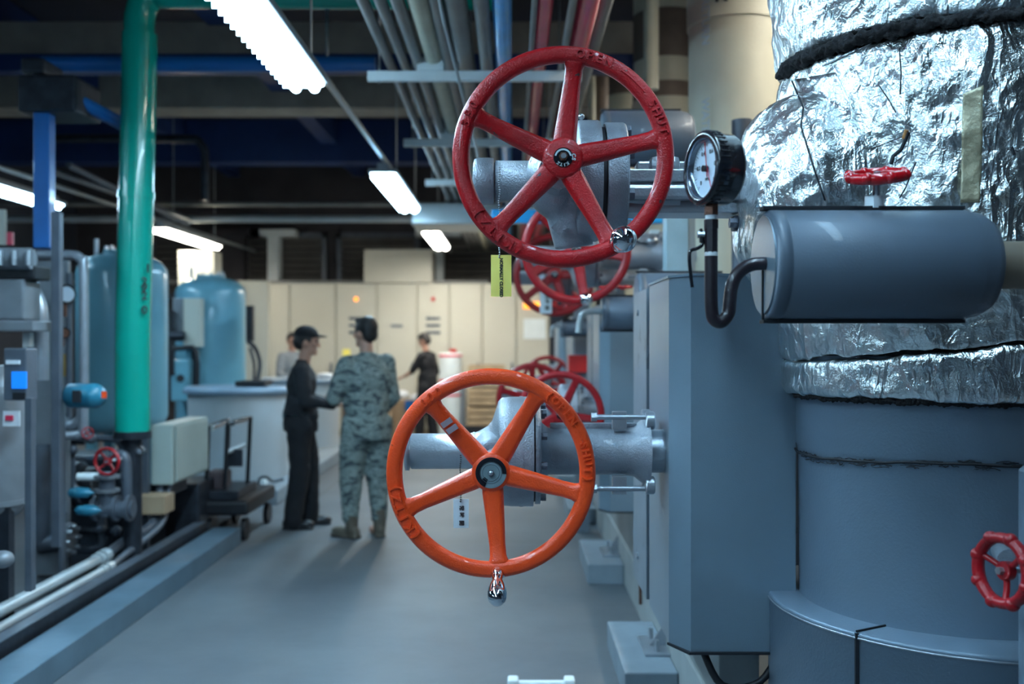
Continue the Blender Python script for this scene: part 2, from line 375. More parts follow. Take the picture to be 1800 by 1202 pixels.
# ---------------------------------------------------------------- room shell
struct(MB().bb((-8, -3, -.1), (4, 18.4, 0)), 'floor', floor_mat())
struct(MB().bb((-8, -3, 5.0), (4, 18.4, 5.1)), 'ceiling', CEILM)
struct(MB().bb((-8.1, -3, 0), (-8, 18.4, 5)), 'wall_left', WALLS)
struct(MB().bb((4, -3, 0), (4.1, 18.4, 5)), 'wall_right', WALLS)
struct(MB().bb((-8, 18.3, 0), (4, 18.4, 5)), 'wall_back', WALLB)
struct(MB().bb((-8, -3.1, 0), (4, -3, 5)), 'wall_front', WALLS)
i = 0
for (y, z0, z1, d, m) in ((9.5, 4.30, 4.66, .5, BEAMM), (12, 4.42, 5, .5, BEAMM), (8.45, 3.9, 4.05, .16, BEAMB), (15.2, 4.35, 5, .4, BEAMB), (5.2, 4.6, 5, .4, BEAMB), (7.0, 4.75, 5, .3, BEAMB)):
    i += 1; struct(MB().bb((-7.95, y, z0), (3.95, y+d, z1), .01), 'trim_%d' % i, m)
for x in (-5.2, -2.9, 1.9):
    i += 1; struct(MB().bb((x, -2.9, 4.62), (x+.22, 18.2, 4.98)), 'trim_%d' % i, BEAMB)
# louvred windows in the back wall
k = 0
for x in (-6.6, -4.9, -3.2, -1.5, .2, 1.9):
    k += 1
    w = bpy.data.objects.new('window_%d' % k, None); COL.objects.link(w); w.location = (x+.75, 18.25, 2.45); w['kind'] = 'structure'; ORI[w.name] = Vector(w.location)
    fm = MB(); fm.bb((x, 18.2, 2.4), (x+1.5, 18.3, 2.5)); fm.bb((x, 18.2, 3.5), (x+1.5, 18.3, 3.6)); fm.bb((x, 18.2, 2.4), (x+.08, 18.3, 3.6)); fm.bb((x+1.42, 18.2, 2.4), (x+1.5, 18.3, 3.6))
    fm.build('window_frame', MACH, w)
    sl = MB()
    for j in range(9): sl.box((x+.75, 18.22, 2.55+j*.115), (1.34, .03, .09), 0, 0, Matrix.Rotation(.5, 3, 'X'))
    sl.build('louvre', WINF, w)
for q, (px, wd) in enumerate(((481, .20), (770, .20), (405, .5), (1180, .4))):
    x = XX(px, 17.95); i += 1
    c = MB().bb((x-wd/2, 17.9, 0), (x+wd/2, 18.2, 3.55)); c.bb((x-wd/2-.3, 17.85, 3.5), (x+wd/2+.3, 18.2, 3.62))
    struct(c, 'trim_%d' % i, WHITEP if q < 2 else WALLB)

# ---------------------------------------------------------------- ceiling lamps
FIX = mat('white_lamp_housing', (.5, .55, .58), .5)
LW = ['overhead lamp nearest the camera, large at the top', 'hexagonal-looking lit lamp mid-hall above the two standing men', 'smallest warm lit lamp beside the ivory cabinet top',
      'overhead lamp out beyond the left machines, nearest one', 'bright blue-white lamp at the left edge behind the blue post', 'warm lamp over the pale blue tanks',
      'high lamp right of the pipe risers, nearest', 'high lamp right of the pipe risers, middle', 'high lamp right of the pipe risers, farthest', 'ceiling lamp behind the viewer over the aisle', 'ceiling lamp behind the viewer over the machines', 'added unseen lamp above the silver foil duct to brighten the foil', 'added unseen aisle lamp next to the big top one, for light from left front']
for n, (x, y, ln, z, w, c) in enumerate(LAMPS):
    t = thing('fluorescent_lamp', (x, y+ln/2, z), LW[n], 'ceiling lamp', 'fluorescent lamps hung in rows')
    h = MB(); h.bb((x-.05, y, z+.06), (x+.05, y+ln, z+.12), .01); h.bb((x-.13, y-.01, z+.03), (x+.13, y+ln+.01, z+.065), .008)
    h.build('housing', FIX, t)
    em = mat('lit_diffuser_warm' if c == WARM else 'lit_diffuser_cool', c, .5, emit=((c[0]*1.0, c[1]*1.0, c[2]*1.0), 22))
    d = MB(); nn = 24
    d.bb((x-.11, y+.01, z+.01), (x+.11, y+ln-.01, z+.032), .008)
    for s in (-1, 1): d.cyl((x+s*.055, y+.02, z+.0), (x+s*.055, y+ln-.02, z), .03, None, 12)
    for j in range(nn): d.bb((x-.108, y+.02+j*(ln-.04)/nn, z-.022), (x+.108, y+.026+j*(ln-.04)/nn, z+.01))
    d.build('diffuser', em, t)
    each('hanger_rod', CONDUITL, t, [MB().cyl((x+.09, yy, z+.06), (x+.09, yy, 5.0), .006, None, 8) for yy in (y+.3, y+ln-.3)])
    L = bpy.data.lights.new('lamp_light', 'AREA'); L.shape = 'RECTANGLE'; L.size = .2; L.size_y = ln; L.energy = w; L.color = c
    lo = bpy.data.objects.new('lamp_light', L); COL.objects.link(lo); lo.parent = t; lo.location = (0, 0, -.035)
rl = MB(); rl.cyl((-1.22, -2.6, 3.26), (-1.12, 18.2, 3.26), .022, None, 10)
rl.build('lamp_conduit', CONDUITL, label='thin grey conduit running lengthwise above the aisle lamps', cat='conduit')
rl = MB(); rl.cyl((-5.1, -2.6, 3.26), (-4.7, 18.2, 3.26), .022, None, 10)
rl.build('lamp_conduit', CONDUITL, label='thin grey conduit above the lamps over the left machines', cat='conduit')

# ---------------------------------------------------------------- overhead pipe rack
def pipeY(px0, z, r, m, name, label, cat='pipe', y0=-2.5, y1=18.2, group=None, x=None):
    x = (px0-900)/601*(z-1.6) if x is None else x
    mb = MB().cyl((x, y0, z), (x, y1, z), r, None, 20); return x, mb.build(name, m, label=label, cat=cat, group=group)
pipeY(637, 3.30, .030, CONDUIT, 'overhead_conduit', 'thin grey overhead conduit, outermost on the left of the rack', 'conduit', group='overhead rack pipes')
pipeY(668, 3.30, .030, CONDUIT, 'overhead_conduit', 'thin grey overhead conduit, second from left on the rack', 'conduit', group='overhead rack pipes')
pipeY(698, 3.30, .034, CONDUIT, 'overhead_conduit', 'grey overhead conduit just left of the cream pipe', 'conduit', group='overhead rack pipes')
pipeY(735, 3.32, .055, CREAMP, 'overhead_pipe', 'cream overhead pipe among the grey conduits', group='overhead rack pipes')
pipeY(765, 3.31, .038, CONDUIT, 'overhead_conduit', 'grey overhead conduit just right of the cream pipe', 'conduit', group='overhead rack pipes')
pipeY(800, 3.33, .060, CONDUIT, 'overhead_pipe', 'thick dark grey overhead pipe in the middle of the rack', group='overhead rack pipes')
pipeY(845, 3.31, .042, CONDUIT, 'overhead_pipe', 'grey overhead pipe nearest the blue pipe', group='overhead rack pipes')
pipeY(882, 3.32, .052, BLUEL, 'overhead_pipe', 'bright blue overhead pipe beside the upper red handwheel', group='overhead rack pipes')
pipeY(958, 3.32, .044, REDPIPE, 'overhead_pipe', 'rose red overhead pipe passing behind the red handwheel', group='overhead rack pipes')
pipeY(1035, 3.32, .056, REDPIPE, 'overhead_pipe', 'thicker red overhead pipe nearest the cream risers', group='overhead rack pipes')
pipeY(940, 3.28, .016, CONDUIT, 'overhead_conduit', 'slim grey conduit hugging the rose red overhead pipe', 'conduit', group='overhead rack pipes')
pipeY(1008, 3.28, .022, CONDUIT, 'overhead_conduit', 'slim grey conduit between the two red overhead pipes', 'conduit', group='overhead rack pipes')
pipeY(1062, 3.45, .05, CONDUIT, 'overhead_pipe', 'dark pipe right of the thicker red overhead pipe', group='overhead rack pipes')
for n, y in enumerate((4.0, 6.0, 8.0, 10.0, 12.0)):
    nm = ['nearest, above the camera edge', 'brightest, level with the top of the red handwheel', 'second down, behind the red handwheel', 'third down, smaller and dim', 'farthest and smallest'][n]
    t = thing('trapeze_hanger', (-.25, y, 3.2), 'white channel trapeze under the overhead pipes, '+nm, 'pipe hanger', 'trapeze hangers of the pipe rack')
    zz = 3.2
    MB().bb((-.87, y-.02, zz-.03), (.42, y+.02, zz+.03), .003).build('channel', WHITEP, t)
    MB().bb((-.57, y-.03, zz+.03), (-.41, y+.03, zz+.11), .003).build('pipe_shoe', WHITEP, t)
    for xx in (-.8, -.33, .38): MB().cyl((xx, y, zz-.04), (xx, y, 5), .007, None, 8).build('threaded_rod', BOLT, t)
# lone bright rod hanging slightly sideways
MB().tube([PX(770, -20, 4.9), PX(782, 45, 4.95), PX(835, 250, 6.3), PX(858, 340, 7.2)], .008, 8, 4).build('bright_conduit', CONDUITL, label='slim shiny conduit slanting across the overhead rack', cat='conduit')

# ---------------------------------------------------------------- high cross pipes, left
def pipeP(pts, r, m, name, label, cat='pipe', sub=1, **kw): return MB().tube(pts, r, 16, sub).build(name, m, label=label, cat=cat, **kw)
pipeP([(-7.9, 14, 3.33), (-.6, 14, 3.33)], .05, CONDUITL, 'cross_pipe', 'pale pipe crossing the hall below the far lamps')
pipeP([(-7.9, 14.6, 3.62), (-.8, 14.6, 3.62)], .035, CONDUIT, 'cross_pipe', 'thin dim pipe crossing above the pale cross pipe')
pipeP([(-7.9, 17.1, 2.63), (-.4, 17.1, 2.63)], .03, CONDUIT, 'cross_pipe', 'thin dim pipe crossing just over the cabinets')
pipeP([(-5.6, 12, 4.05), (-4.0, 12, 4.05), (-3.75, 12, 3.98), (-3.7, 12, 3.8), (-3.7, 12, 3.3)], .05, DKMACH, 'bent_pipe', 'dim bent pipe dropping behind the green pipe', sub=3)
for (a, b, nm) in ((PX(120, 290, 9), PX(330, 395, 12), 'upper'), (PX(90, 300, 9), PX(335, 385, 14), 'lower')):
    pipeP([a, b], .028, MACH, 'slanting_pipe', nm+' thin pipe slanting behind the left machines under the dark roof')
MB().bb((-1.2, 11.8, 3.0), (-.15, 12.7, 3.25), .02).build('cable_duct', CONDUITL, label='pale square duct end below the overhead rack beyond the red wheel', cat='duct')
MB().bb((-.15, 7.2, 2.46), (1.1, 7.28, 2.56), .01).build('blue_beam', BLUEL, label='short bright blue rail seen through the red handwheel', cat='rail')
t = thing('green_pipe', (-2.52, 6.6, .98), 'large teal green vertical pipe with lettering between the left machines and tanks', 'pipe')
g = MB().tube([PX(233, 757, 6.6), PX(234, 560, 6.6), PX(240, 340, 6.6), PX(246, 60, 6.6)], .112, 28, 4)
gp = g.build('riser', GREEN, t)
MB().tube([PX(246, 90, 6.6), PX(246, 30, 6.6), PX(262, -5, 6.6), PX(300, -12, 6.6), PX(900, -8, 6.6)], .10, 24, 4).build('crossover', GREEN, t)
MB().lathe(PX(239.5, 343, 6.6)-Vector((0, 0, .025)), (.03, 0, 1), [(0, .119), (.05, .119)], 28).build('clamp_band', GREEN, t)
MB().cyl(PX(233, 770, 6.6), PX(233, 757, 6.6), .12, None, 28).build('flange', DKMACH, t)
MB().cyl(PX(233, 1000, 6.6), PX(233, 770, 6.6), .06, None, 24).build('drop_pipe', DKMACH, t)
for n, (ch, py) in enumerate((('I', 472), ('2', 495), ('9', 506), ('2', 520), ('0', 545))):
    tm = text_mb(ch, .075, .001, .002).xf(Matrix.Translation(PX(254 if n else 260, py, 6.51))@Matrix.Rotation(.6, 4, 'Z')@FACE)
    tm.build('lettering', INK, t)
bp = thing('blue_post', (XX(78, 6.4), 6.4, 2.2), 'dark blue vertical duct post hanging beside the bright left lamp', 'duct')
MB().bb(PX(64, 437, 6.4)-Vector((0, .05, 0)), PX(92, 190, 6.4)+Vector((0, .05, 0)), .01).build('post', BLUE, bp)
MB().bb(PX(30, 195, 6.3), PX(132, 130, 6.3)+Vector((0, .4, 0)), .02).build('junction_box', DKMACH, bp)
MB().bb(PX(35, 128, 6.3), PX(75, 100, 6.3)+Vector((0, .3, 0)), .02).build('cover', DKMACH, bp)
MB().tube([PX(128, 172, 6.4), PX(222, 222, 6.8)], .045, 16, 1).build('branch', BLUE, bp)
bc = MB().tube([PX(75, 113, 7.0), PX(660, 113, 7.0)], .055, 16, 1).build('blue_cross_pipe', BLUE, label='dark blue horizontal pipe behind the green pipe near the roof', cat='pipe')

for x in (-2.6, -1.3): MB().cyl((x, 7.0, 3.55), (x, 7.0, 4.78), .012, None, 8).build('hanger_rod', BOLT, bc)
# ---------------------------------------------------------------- back: ivory switchboard
cx = [430, 462, 512, 588, 662, 730, 792, 850, 908, 966]
Yc = 17.0
n = 0
for a, b in zip([412]+[509, 590, 662, 733, 790, 848, 908], [509, 590, 662, 733, 790, 848, 908, 966]):
    x0, x1 = XX(a, Yc), XX(b, Yc); zt = 2.60
    lab = ['partly behind the right-hand blue tank', 'behind the man in the dark cap', 'with an amber lamp, behind the man in camouflage', 'under the raised cabinet, left half', 'behind the far man in black',
           'right of the far man, plain doors', 'right with a pair of small handles', 'last one on the right with a pale notice'][n]
    t = thing('switchboard_cabinet', ((x0+x1)/2, Yc+.4, 0), 'ivory switchboard cabinet '+lab, 'cabinet', 'row of ivory switchboard cabinets')
    MB().bb((x0+.004, Yc+.02, .0), (x1-.004, Yc+.8, zt), .006).build('body', CAB, t)
    MB().bb((x0+.02, Yc, .12), (x1-.02, Yc+.02, zt-.03), .006).build('door', CAB, t)
    MB().bb((x0, Yc-.01, 0), (x1, Yc+.02, .1), .002).build('kick_plate', CABD, t)
    h = MB().bb((x1-.09, Yc-.03, 1.05), (x1-.06, Yc, 1.25), .005); h.build('handle', MACH, t)
    if n in (0, 2, 4):
        MB().cyl(((x0+x1)/2, Yc, 2.33), ((x0+x1)/2, Yc-.03, 2.33), .035, None, 14).build('indicator_lamp', ORANGEL if n < 3 else REDL, t)
        for zz in (1.98, 1.86, 1.74): MB().bb(((x0+x1)/2-.12, Yc-.012, zz), ((x0+x1)/2+.12, Yc, zz+.045)).build('meter', MACH, t)
    if n == 3: MB().bb(((x0+x1)/2-.1, Yc-.012, 1.85), ((x0+x1)/2+.1, Yc, 1.9)).build('name_strip', MACHL, t)
    if n == 2: MB().bb((x0+.12, Yc-.012, 1.35), (x0+.25, Yc, 1.48)).build('notice', YELTAG, t)
    if n == 5: MB().bb((x0+.0, Yc-.012, 1.42), (x0+.12, Yc, 1.48)).build('red_label', REDL, t)
    if n == 7:
        MB().bb((x0+.12, Yc-.014, 1.65), (x0+.5, Yc, 2.0)).build('notice', WHITEP, t)
        MB().bb((x0+.12, Yc-.03, 2.17), (x0+.42, Yc, 2.28)).build('lit_sign', ORANGEL, t)
    n += 1
MB().bb((XX(640, Yc), Yc-.02, 2.61), (XX(760, Yc), Yc+.8, 3.18), .008).build('raised_cabinet', CAB, label='ivory box cabinet raised on top of the switchboard row', cat='cabinet')
MB().bb((XX(313, 14.5), 14.5, 2.2), (XX(376, 14.5), 14.9, 2.93), .008).build('wall_cabinet', CAB, label='ivory square box above the pale blue tanks under a lamp', cat='cabinet')
MB().bb((XX(418, 15), 15.05, .0), (XX(470, 15), 15.2, 2.52), .008).build('board_panel', CAB, label='ivory panel edge just right of the right blue tank', cat='panel')

# crates and clutter in front of the cabinets
def crate(px0, px1, py0, py1, Y, label):
    t = thing('wooden_crate', (XX((px0+px1)/2, Y), Y+.3, 0 if py1 > 740 else ZZ(py1, Y)), label, 'crate', 'wooden crates by the switchboard')
    a = PX(px0, py1, Y); b = PX(px1, py0, Y); h = b.z-a.z
    MB().bb(a+Vector((.02, .02, .02)), Vector((b.x-.02, Y+.58, b.z-.02))).build('box', CARD, t)
    for j in range(3):
        z = a.z+h*(j+.04)/3; MB().bb((a.x, Y-.01, z), (b.x, Y+.02, z+h*.24)).build('slat', WOOD, t)
    return t
crate(822, 888, 640, 678, 16.0, 'pale wooden crate on top of the stack, right of the far man')
crate(822, 888, 680, 712, 16.0, 'pale wooden crate in the middle of the stack')
crate(820, 890, 714, 748, 16.0, 'pale wooden crate at the bottom of the stack')
MB().bb(PX(815, 776, 15.95), PX(895, 750, 15.95)+Vector((0, .7, 0)), .01).build('black_pallet', BLACK, label='black pallet beneath the stack of wooden crates', cat='pallet')
MB().bb(PX(688, 768, 16.3), PX(742, 706, 16.3)+Vector((0, .5, 0)), .01).build('cardboard_box', CARD, label='open brown cardboard box between the camouflage man and far man', cat='box')
MB().bb(PX(655, 772, 15.9), PX(690, 700, 15.9)+Vector((0, .4, 0)), .01).build('cardboard_box', CARD, label='brown cardboard box partly behind the camouflage trousers', cat='box')
MB().bb(PX(600, 776, 15.9), PX(622, 690, 15.9)+Vector((0, .3, 0)), .01).build('brown_case', CREAMD, label='dark brown case between the two standing men', cat='case')
for (px, py, r, nm) in ((708, 694, .09, 'left'), (730, 699, .075, 'right')):
    c = PX(px, py, 16.5); MB().sphere(c, (r*1.2, r, r*.9), 14, 9).build('plastic_bag', WHITE, label=nm+' white plastic bag bulging out of the cardboard box', cat='bag', group='white bags in the box')
MB().bb(PX(712, 722, 16.26), PX(728, 704, 16.26)+Vector((0, .03, 0))).build('blue_label', BLUE, label='small dark blue card on the cardboard box', cat='card')
t = thing('white_drum', (XX(790, 16.3), 16.3, 0), 'tall white drum with red bands behind the far man', 'drum')
MB().cyl((XX(792, 16.3), 16.3, 0), (XX(792, 16.3), 16.3, 1.42), .19, None, 24, True, .02).build('barrel', WHITEP, t)
for z in (1.36, .95, .72): MB().cyl((XX(792, 16.3), 16.3, z), (XX(792, 16.3), 16.3, z+.035), .193, None, 24).build('band', REDPIPE, t)
MB().bb((XX(810, 16.3), 16.2, .0), (XX(818, 16.3), 16.3, 1.0)).build('side_post', MACHL, t)

# ---------------------------------------------------------------- pale blue tanks, vats, plinth
def tank(x, y, r, zt, label, zb=0, sb=.3):
    t = thing('pressure_tank', (x, y, 0), label, 'tank', 'pale blue pressure tanks')
    q = zt-sb; MB().lathe((x, y, sb), (0, 0, 1), [(0, .01), (.0, r*.7), (.06, r*.92), (.14, r), (q-.2, r), (q-.14, r*.97), (q-.07, r*.82), (q-.02, r*.55), (q, .0)], 40).build('shell', TANKB, t)
    for k in range(4):
        a = PI/4+k*PI/2; MB().bb((x+r*.7*math.cos(a)-.04, y+r*.7*math.sin(a)-.04, zb), (x+r*.7*math.cos(a)+.04, y+r*.7*math.sin(a)+.04, sb+.15)).build('leg', TANKB, t)
    m = MB().cyl((x, y, zt-.03), (x, y, zt+.02), r*.42, None, 24); m.build('manhole_flange', TANKB, t)
    for k in range(10): a = k*PI/5; bolt(MB(), (x+r*.36*math.cos(a), y+r*.36*math.sin(a), zt+.02), (0, 0, 1), .015, .04).build('flange_bolt', BOLT, t)
    MB().cyl((x-.2, y-.1, zt-.12), (x-.2, y-.1, zt+.12), .02, None, 10).build('vent_pipe', BOLT, t)
    return t
tank(-3.60, 9.2, .40, 2.42, 'pale blue pressure tank in shade behind the green pipe', .045, .78)
tank(-3.63, 12.0, .41, 2.38, 'pale blue pressure tank with ivory panel, right of the green pipe', .15)
t = thing('control_panel', (-3.3, 10.7, 1.5), 'narrow ivory control panel standing before the right blue tank', 'control panel')
MB().bb(PX(322, 610, 11.42), PX(353, 524, 11.42)+Vector((0, .14, 0)), .01).build('enclosure', CAB, t)
MB().bb(PX(303, 600, 11.45), PX(322, 524, 11.45)+Vector((0, .14, 0)), .01).build('side_box', MACHL, t)
MB().bb(PX(336, 820, 11.5), PX(341, 610, 11.5)+Vector((0, .05, 0)), .005).build('post', DKMACH, t)
t = thing('valve_manifold', PX(320, 640, 11.4), 'dark pipework and valves below the ivory control panel', 'pipework')
MB().tube([PX(303, 660, 11.4), PX(303, 618, 11.4), PX(318, 612, 11.4), PX(345, 618, 11.4), PX(345, 690, 11.4)], .03, 12, 3).build('pipe', BLACK, t)
MB().cyl(PX(300, 590, 11.4), PX(325, 590, 11.4), .05, None, 14).build('valve_body', DKMACH, t)
MB().tube([PX(301, 545, 11.4), PX(299, 580, 11.4), PX(303, 620, 11.4)], .035, 12, 2).build('hose', BLACK, t)
MB().cyl(PX(317, 665, 11.3), PX(317, 665, 11.2), .045, None, 16).build('dial', BLACK, t)
MB().bb(PX(300, 705, 11.4), PX(333, 632, 11.4)+Vector((0, .2, 0)), .02).build('pump_cover', TANKB, t)
t = thing('valve_manifold', PX(445, 600, 11.4), 'black valve column and hose right of the right blue tank', 'pipework')
MB().bb(PX(432, 600, 11.5), PX(444, 537, 11.5)+Vector((0, .1, 0)), .01).build('valve_body', BLACK, t)
MB().tube([PX(436, 600, 11.5), PX(450, 614, 11.4), PX(457, 640, 11.3), PX(452, 672, 11.2)], .025, 10, 4).build('hose', BLACK, t)
MB().tube([PX(440, 612, 11.5), PX(447, 640, 11.4), PX(446, 672, 11.2)], .018, 10, 4).build('hose', DKMACH, t)
MB().bb((-4.15, 9.76, 0), (-2.3, 15.0, .15), .02).build('concrete_plinth', CONC, label='low grey concrete plinth carrying the white vats', cat='plinth')
def vat(x, y, r, zt, label):
    t = thing('round_vat', (x, y, .15), label, 'vat', 'pale grey open vats on the plinth')
    MB().lathe((x, y, .15), (0, 0, 1), [(0, r*.97), (.02, r*.985), (zt-.23, r), (zt-.2, r), (zt-.2, r-.03), (.25, r-.04), (.25, 0)], 56, True, False).build('wall', VAT, t)
    MB().lathe((x, y, zt-.07), (0, 0, 1), [(0, r), (0, r+.045), (.05, r+.045), (.07, r+.02), (.07, r-.04), (0, r-.04)], 56, True, False).build('rim', VATRIM, t)
    MB().lathe((x, y, zt-.04), (0, 0, 1), [(0, r-.03), (.03, r-.03), (.035, 0)], 56, True, False).build('lid', VATRIM, t)
    return t
v1 = vat(-2.98, 10.85, .53, 1.12, 'pale grey round vat with blue-grey rim beside the man in the cap')
v2 = vat(-2.95, 14.0, .52, 1.10, 'farther pale grey round vat glimpsed between the two standing men')
MB().bb(PX(413, 679, 10.7), PX(465, 670, 10.7)+Vector((0, .35, 0)), .005).build('black_tray', BLACK, label='flat black tray lying on the near vat lid', cat='tray')
MB().sphere(PX(572, 660, 13.9), (.13, .12, .04), 16, 8).build('cloth_bundle', WHITE, label='white cloth bundle on the rim of the far vat', cat='cloth')
MB().tube([PX(455, 862, 10.1), PX(456, 842, 10.1), PX(468, 838, 10.1), PX(480, 846, 10.15), PX(498, 842, 10.2)], .014, 10, 4).build('drain_hose', BLACK, label='small black drain hose at the foot of the near vat', cat='hose')
MB().cyl(PX(464, 858, 10.05), PX(464, 843, 10.05), .03, None, 12).build('drain_cap', WHITEP, v1)

# platform trolleys
t = thing('platform_trolley', (-2.45, 8.35, 0), 'black folding platform trolley with chrome handles by the grey box', 'trolley')
def arch(p0, p1, q0, q1, bev=.04):
    return [p0, p0.lerp(q0, .92), q0.lerp(q1, .06)+Vector((0, 0, .0)), q0.lerp(q1, .94), p1.lerp(q1, .92), p1]
MB().tube(arch(PX(362, 910, 8.0), PX(396, 893, 8.35), PX(366, 752, 8.0), PX(402, 738, 8.35)), .018, 10, 4).build('handle_frame', BLACKG, t)
MB().tube(arch(PX(394, 893, 8.1), PX(434, 868, 8.5), PX(400, 745, 8.1), PX(440, 735, 8.5)), .018, 10, 4).build('handle_frame', BLACKG, t)
MB().tube([PX(372, 752, 8.0), PX(398, 741, 8.3)], .024, 12, 1).build('chrome_grip', CHROME, t)
MB().tube([PX(408, 744, 8.15), PX(430, 738, 8.4)], .024, 12, 1).build('chrome_grip', CHROME, t)
MB().tube([PX(397, 796, 8.1), PX(430, 782, 8.45)], .02, 12, 1).build('crossbar', CONDUITL, t)
MB().bb(PX(400, 820, 8.2), PX(426, 790, 8.2)+Vector((0, .02, 0))).build('label_plate', DKMACH, t)
Rm = Matrix.Rotation(-.05, 3, 'Y')
MB().box((-2.30, 8.42, .27), (.38, .95, .12), 0, .03).build('platform', BLACK, t)
for (x, y) in ((-2.44, 8.05), (-2.16, 8.05), (-2.44, 8.8), (-2.16, 8.8)): MB().cyl((x-.02, y, .09), (x+.02, y, .09), .09, None, 20).build('wheel', BLACK, t)
MB().bb((-2.46, 8.0, .33), (-2.2, 8.6, .40), .01).build('deck_board', DKMACH, t)
MB().bb(PX(360, 905, 8.15), PX(393, 830, 8.15)+Vector((0, .25, 0)), .02).build('brown_sack', mat('dark_brown_sack', (.07, .05, .055), .8), label='dark brown sack slumped against the trolley', cat='sack')

# ---------------------------------------------------------------- left machinery behind the curb
MB().bb((-2.37, 1.2, 0), (-2.15, 7.9, .13), .006).build('floor_curb', CURB, label='long blue-grey painted curb along the aisle floor', cat='curb')
MB().bb((-7.5, 1.2, 0), (-2.50, 9.72, .045)).build('machine_deck', DECK, label='dark oily base plate under the left machines', cat='base plate')
t = thing('steel_rail', (-2.43, 5, 0), 'dark steel channel rail running behind the curb', 'rail')
MB().bb((-2.46, 1.5, .10), (-2.40, 7.8, .19), .004).build('channel', DKMACH, t)
MB().bb((-2.475, 1.5, .19), (-2.395, 7.8, .197)).build('top_flange', MACH, t)
for y in (2.2, 4.1, 6.0, 7.6): MB().bb((-2.46, y, 0), (-2.40, y+.06, .1)).build('foot', DKMACH, t)
for (x, z, r, cx_, nm) in ((-2.57, .25, .034, 6.25, 'thicker'), (-2.50, .205, .024, 6.15, 'thinner')):
    t = thing('floor_conduit', (x, 4, z-.03), nm+' of the two pale conduits running behind the curb', 'conduit', 'pale floor conduits behind the curb')
    MB().cyl((x, 1.2, z), (x, cx_, z), r, None, 18).build('rigid_pipe', CONDUITL, t)
    MB().cyl((x, cx_-.02, z), (x, cx_+.06, z), r*1.35, None, 12, False).build('coupling', CONDUITL, t)
    MB().cyl((x, cx_-.09, z), (x, cx_-.05, z), r*1.25, None, 18).build('lock_ring', CONDUITL, t)
    d = -.03 if nm == 'thicker' else .03
    MB().tube([(x, cx_+.05, z), (x-.01, cx_+.35, z+.02), (-2.47+d, 6.9, .33), (-2.50+d, 7.12, .45), (-2.50+d, 7.2, .60)], r*.95, 14, 6).build('flexible_hose', MACH, t)
t = thing('junction_box', (-2.55, 7.5, .05), 'pale green-grey electrical box on a post beside the green pipe', 'electrical box')
MB().bb((-2.575, 7.1, .58), (-2.42, 7.92, 1.01), .012).build('enclosure', BOXG, t)
MB().bb((-2.415, 7.14, .60), (-2.405, 7.88, .99), .004).build('door', BOXG, t)
MB().bb((-2.63, 7.04, .045), (-2.575, 7.095, 1.02), .004).build('post', MACH, t)
MB().bb((-2.60, 7.2, .50), (-2.45, 7.5, .58)).build('gland_plate', DKMACH, t)
MB().bb((-2.77, 7.0, .045), (-2.64, 7.6, .24), .01).build('machine_plinth', DKMACH, label='dark steel plinth below the electrical box post', cat='plinth')
# grey strut posts
def post(px, py0, py1, Y, w, label, m=MACH):
    a = PX(px-w/2, py1, Y); b = PX(px+w/2, py0, Y); return MB().bb(a, b+Vector((0, .05, 0)), .004).build('strut_post', m, label=label, cat='post', group='strut posts of the left machines')
post(97, 372, 962, 5.6, 15, 'tall grey strut post rising to the bright left lamp')
post(49, 700, 1040, 4.9, 12, 'short grey strut post in front of the left cylinder')
post(106, 700, 1050, 6.0, 6, 'thin grey post just right of the tall strut post')
# pump stack at the left edge
t = thing('filter_vessel', (XX(-5, 5.0), 5.2, .05), 'grey filter vessel with blue display at the left edge', 'machine')
x = XX(-8, 5.2)
MB().lathe((x, 5.2, ZZ(905, 5.2)), (0, 0, 1), [(0, .05), (.0, .11), (.04, .14), (.08, .148), (.62, .148), (.66, .13), (.68, .10), (.78, .10)], 36).build('vessel', MACHL, t)
MB().cyl((x, 5.2, ZZ(905, 5.2)+.06), (x, 5.2, ZZ(905, 5.2)+.085), .156, None, 36).build('base_ring', MACHL, t)
for k in range(3): MB().bb((x-.03+.09*(k-1), 5.1, .045), (x+.03+.09*(k-1), 5.16, .75)).build('leg', DKMACH, t)
MB().bb(PX(6, 704, 4.95), PX(46, 612, 4.95)+Vector((0, .12, 0)), .008).build('controller_case', MACH, t)
MB().bb(PX(20, 683, 4.94), PX(46, 653, 4.94)+Vector((0, .01, 0))).build('screen', SCREEN, t)
MB().bb(PX(22, 702, 4.94), PX(44, 690, 4.94)+Vector((0, .01, 0))).build('keypad', BLACK, t)
MB().bb(PX(10, 640, 4.94), PX(34, 633, 4.94)+Vector((0, .01, 0))).build('name_plate', WHITE, t)
MB().bb(PX(5, 749, 4.98), PX(34, 722, 4.98)+Vector((0, .01, 0))).build('sticker', WHITE, t)
MB().bb(PX(9, 739, 4.97), PX(22, 730, 4.97)+Vector((0, .01, 0))).build('sticker_print', REDPIPE, t)
t = thing('metering_pump', (XX(20, 5.5), 5.6, ZZ(600, 5.5)), 'silver-grey pump head stack above the blue display', 'pump')
MB().cyl(PX(-40, 455, 5.5), PX(58, 455, 5.5), .062, None, 28, True, .01).build('motor', MACHL, t)
MB().bb(PX(-20, 490, 5.5), PX(60, 466, 5.5)+Vector((0, .2, 0)), .01).build('clamp_block', BLACK, t)
MB().bb(PX(-20, 562, 5.5), PX(42, 490, 5.5)+Vector((0, .2, 0)), .015).build('gear_case', MACHL, t)
MB().bb(PX(-20, 582, 5.45), PX(58, 563, 5.45)+Vector((0, .25, 0)), .008).build('flange_plate', MACHL, t)
for q in (0, 25, 50): bolt(MB(), (0, 0, 0), (0, 0, 1), .01, .01); MB().cyl(PX(q, 466, 5.42), PX(q, 440, 5.42), .016, None, 6, False).build('bolt', BOLT, t)
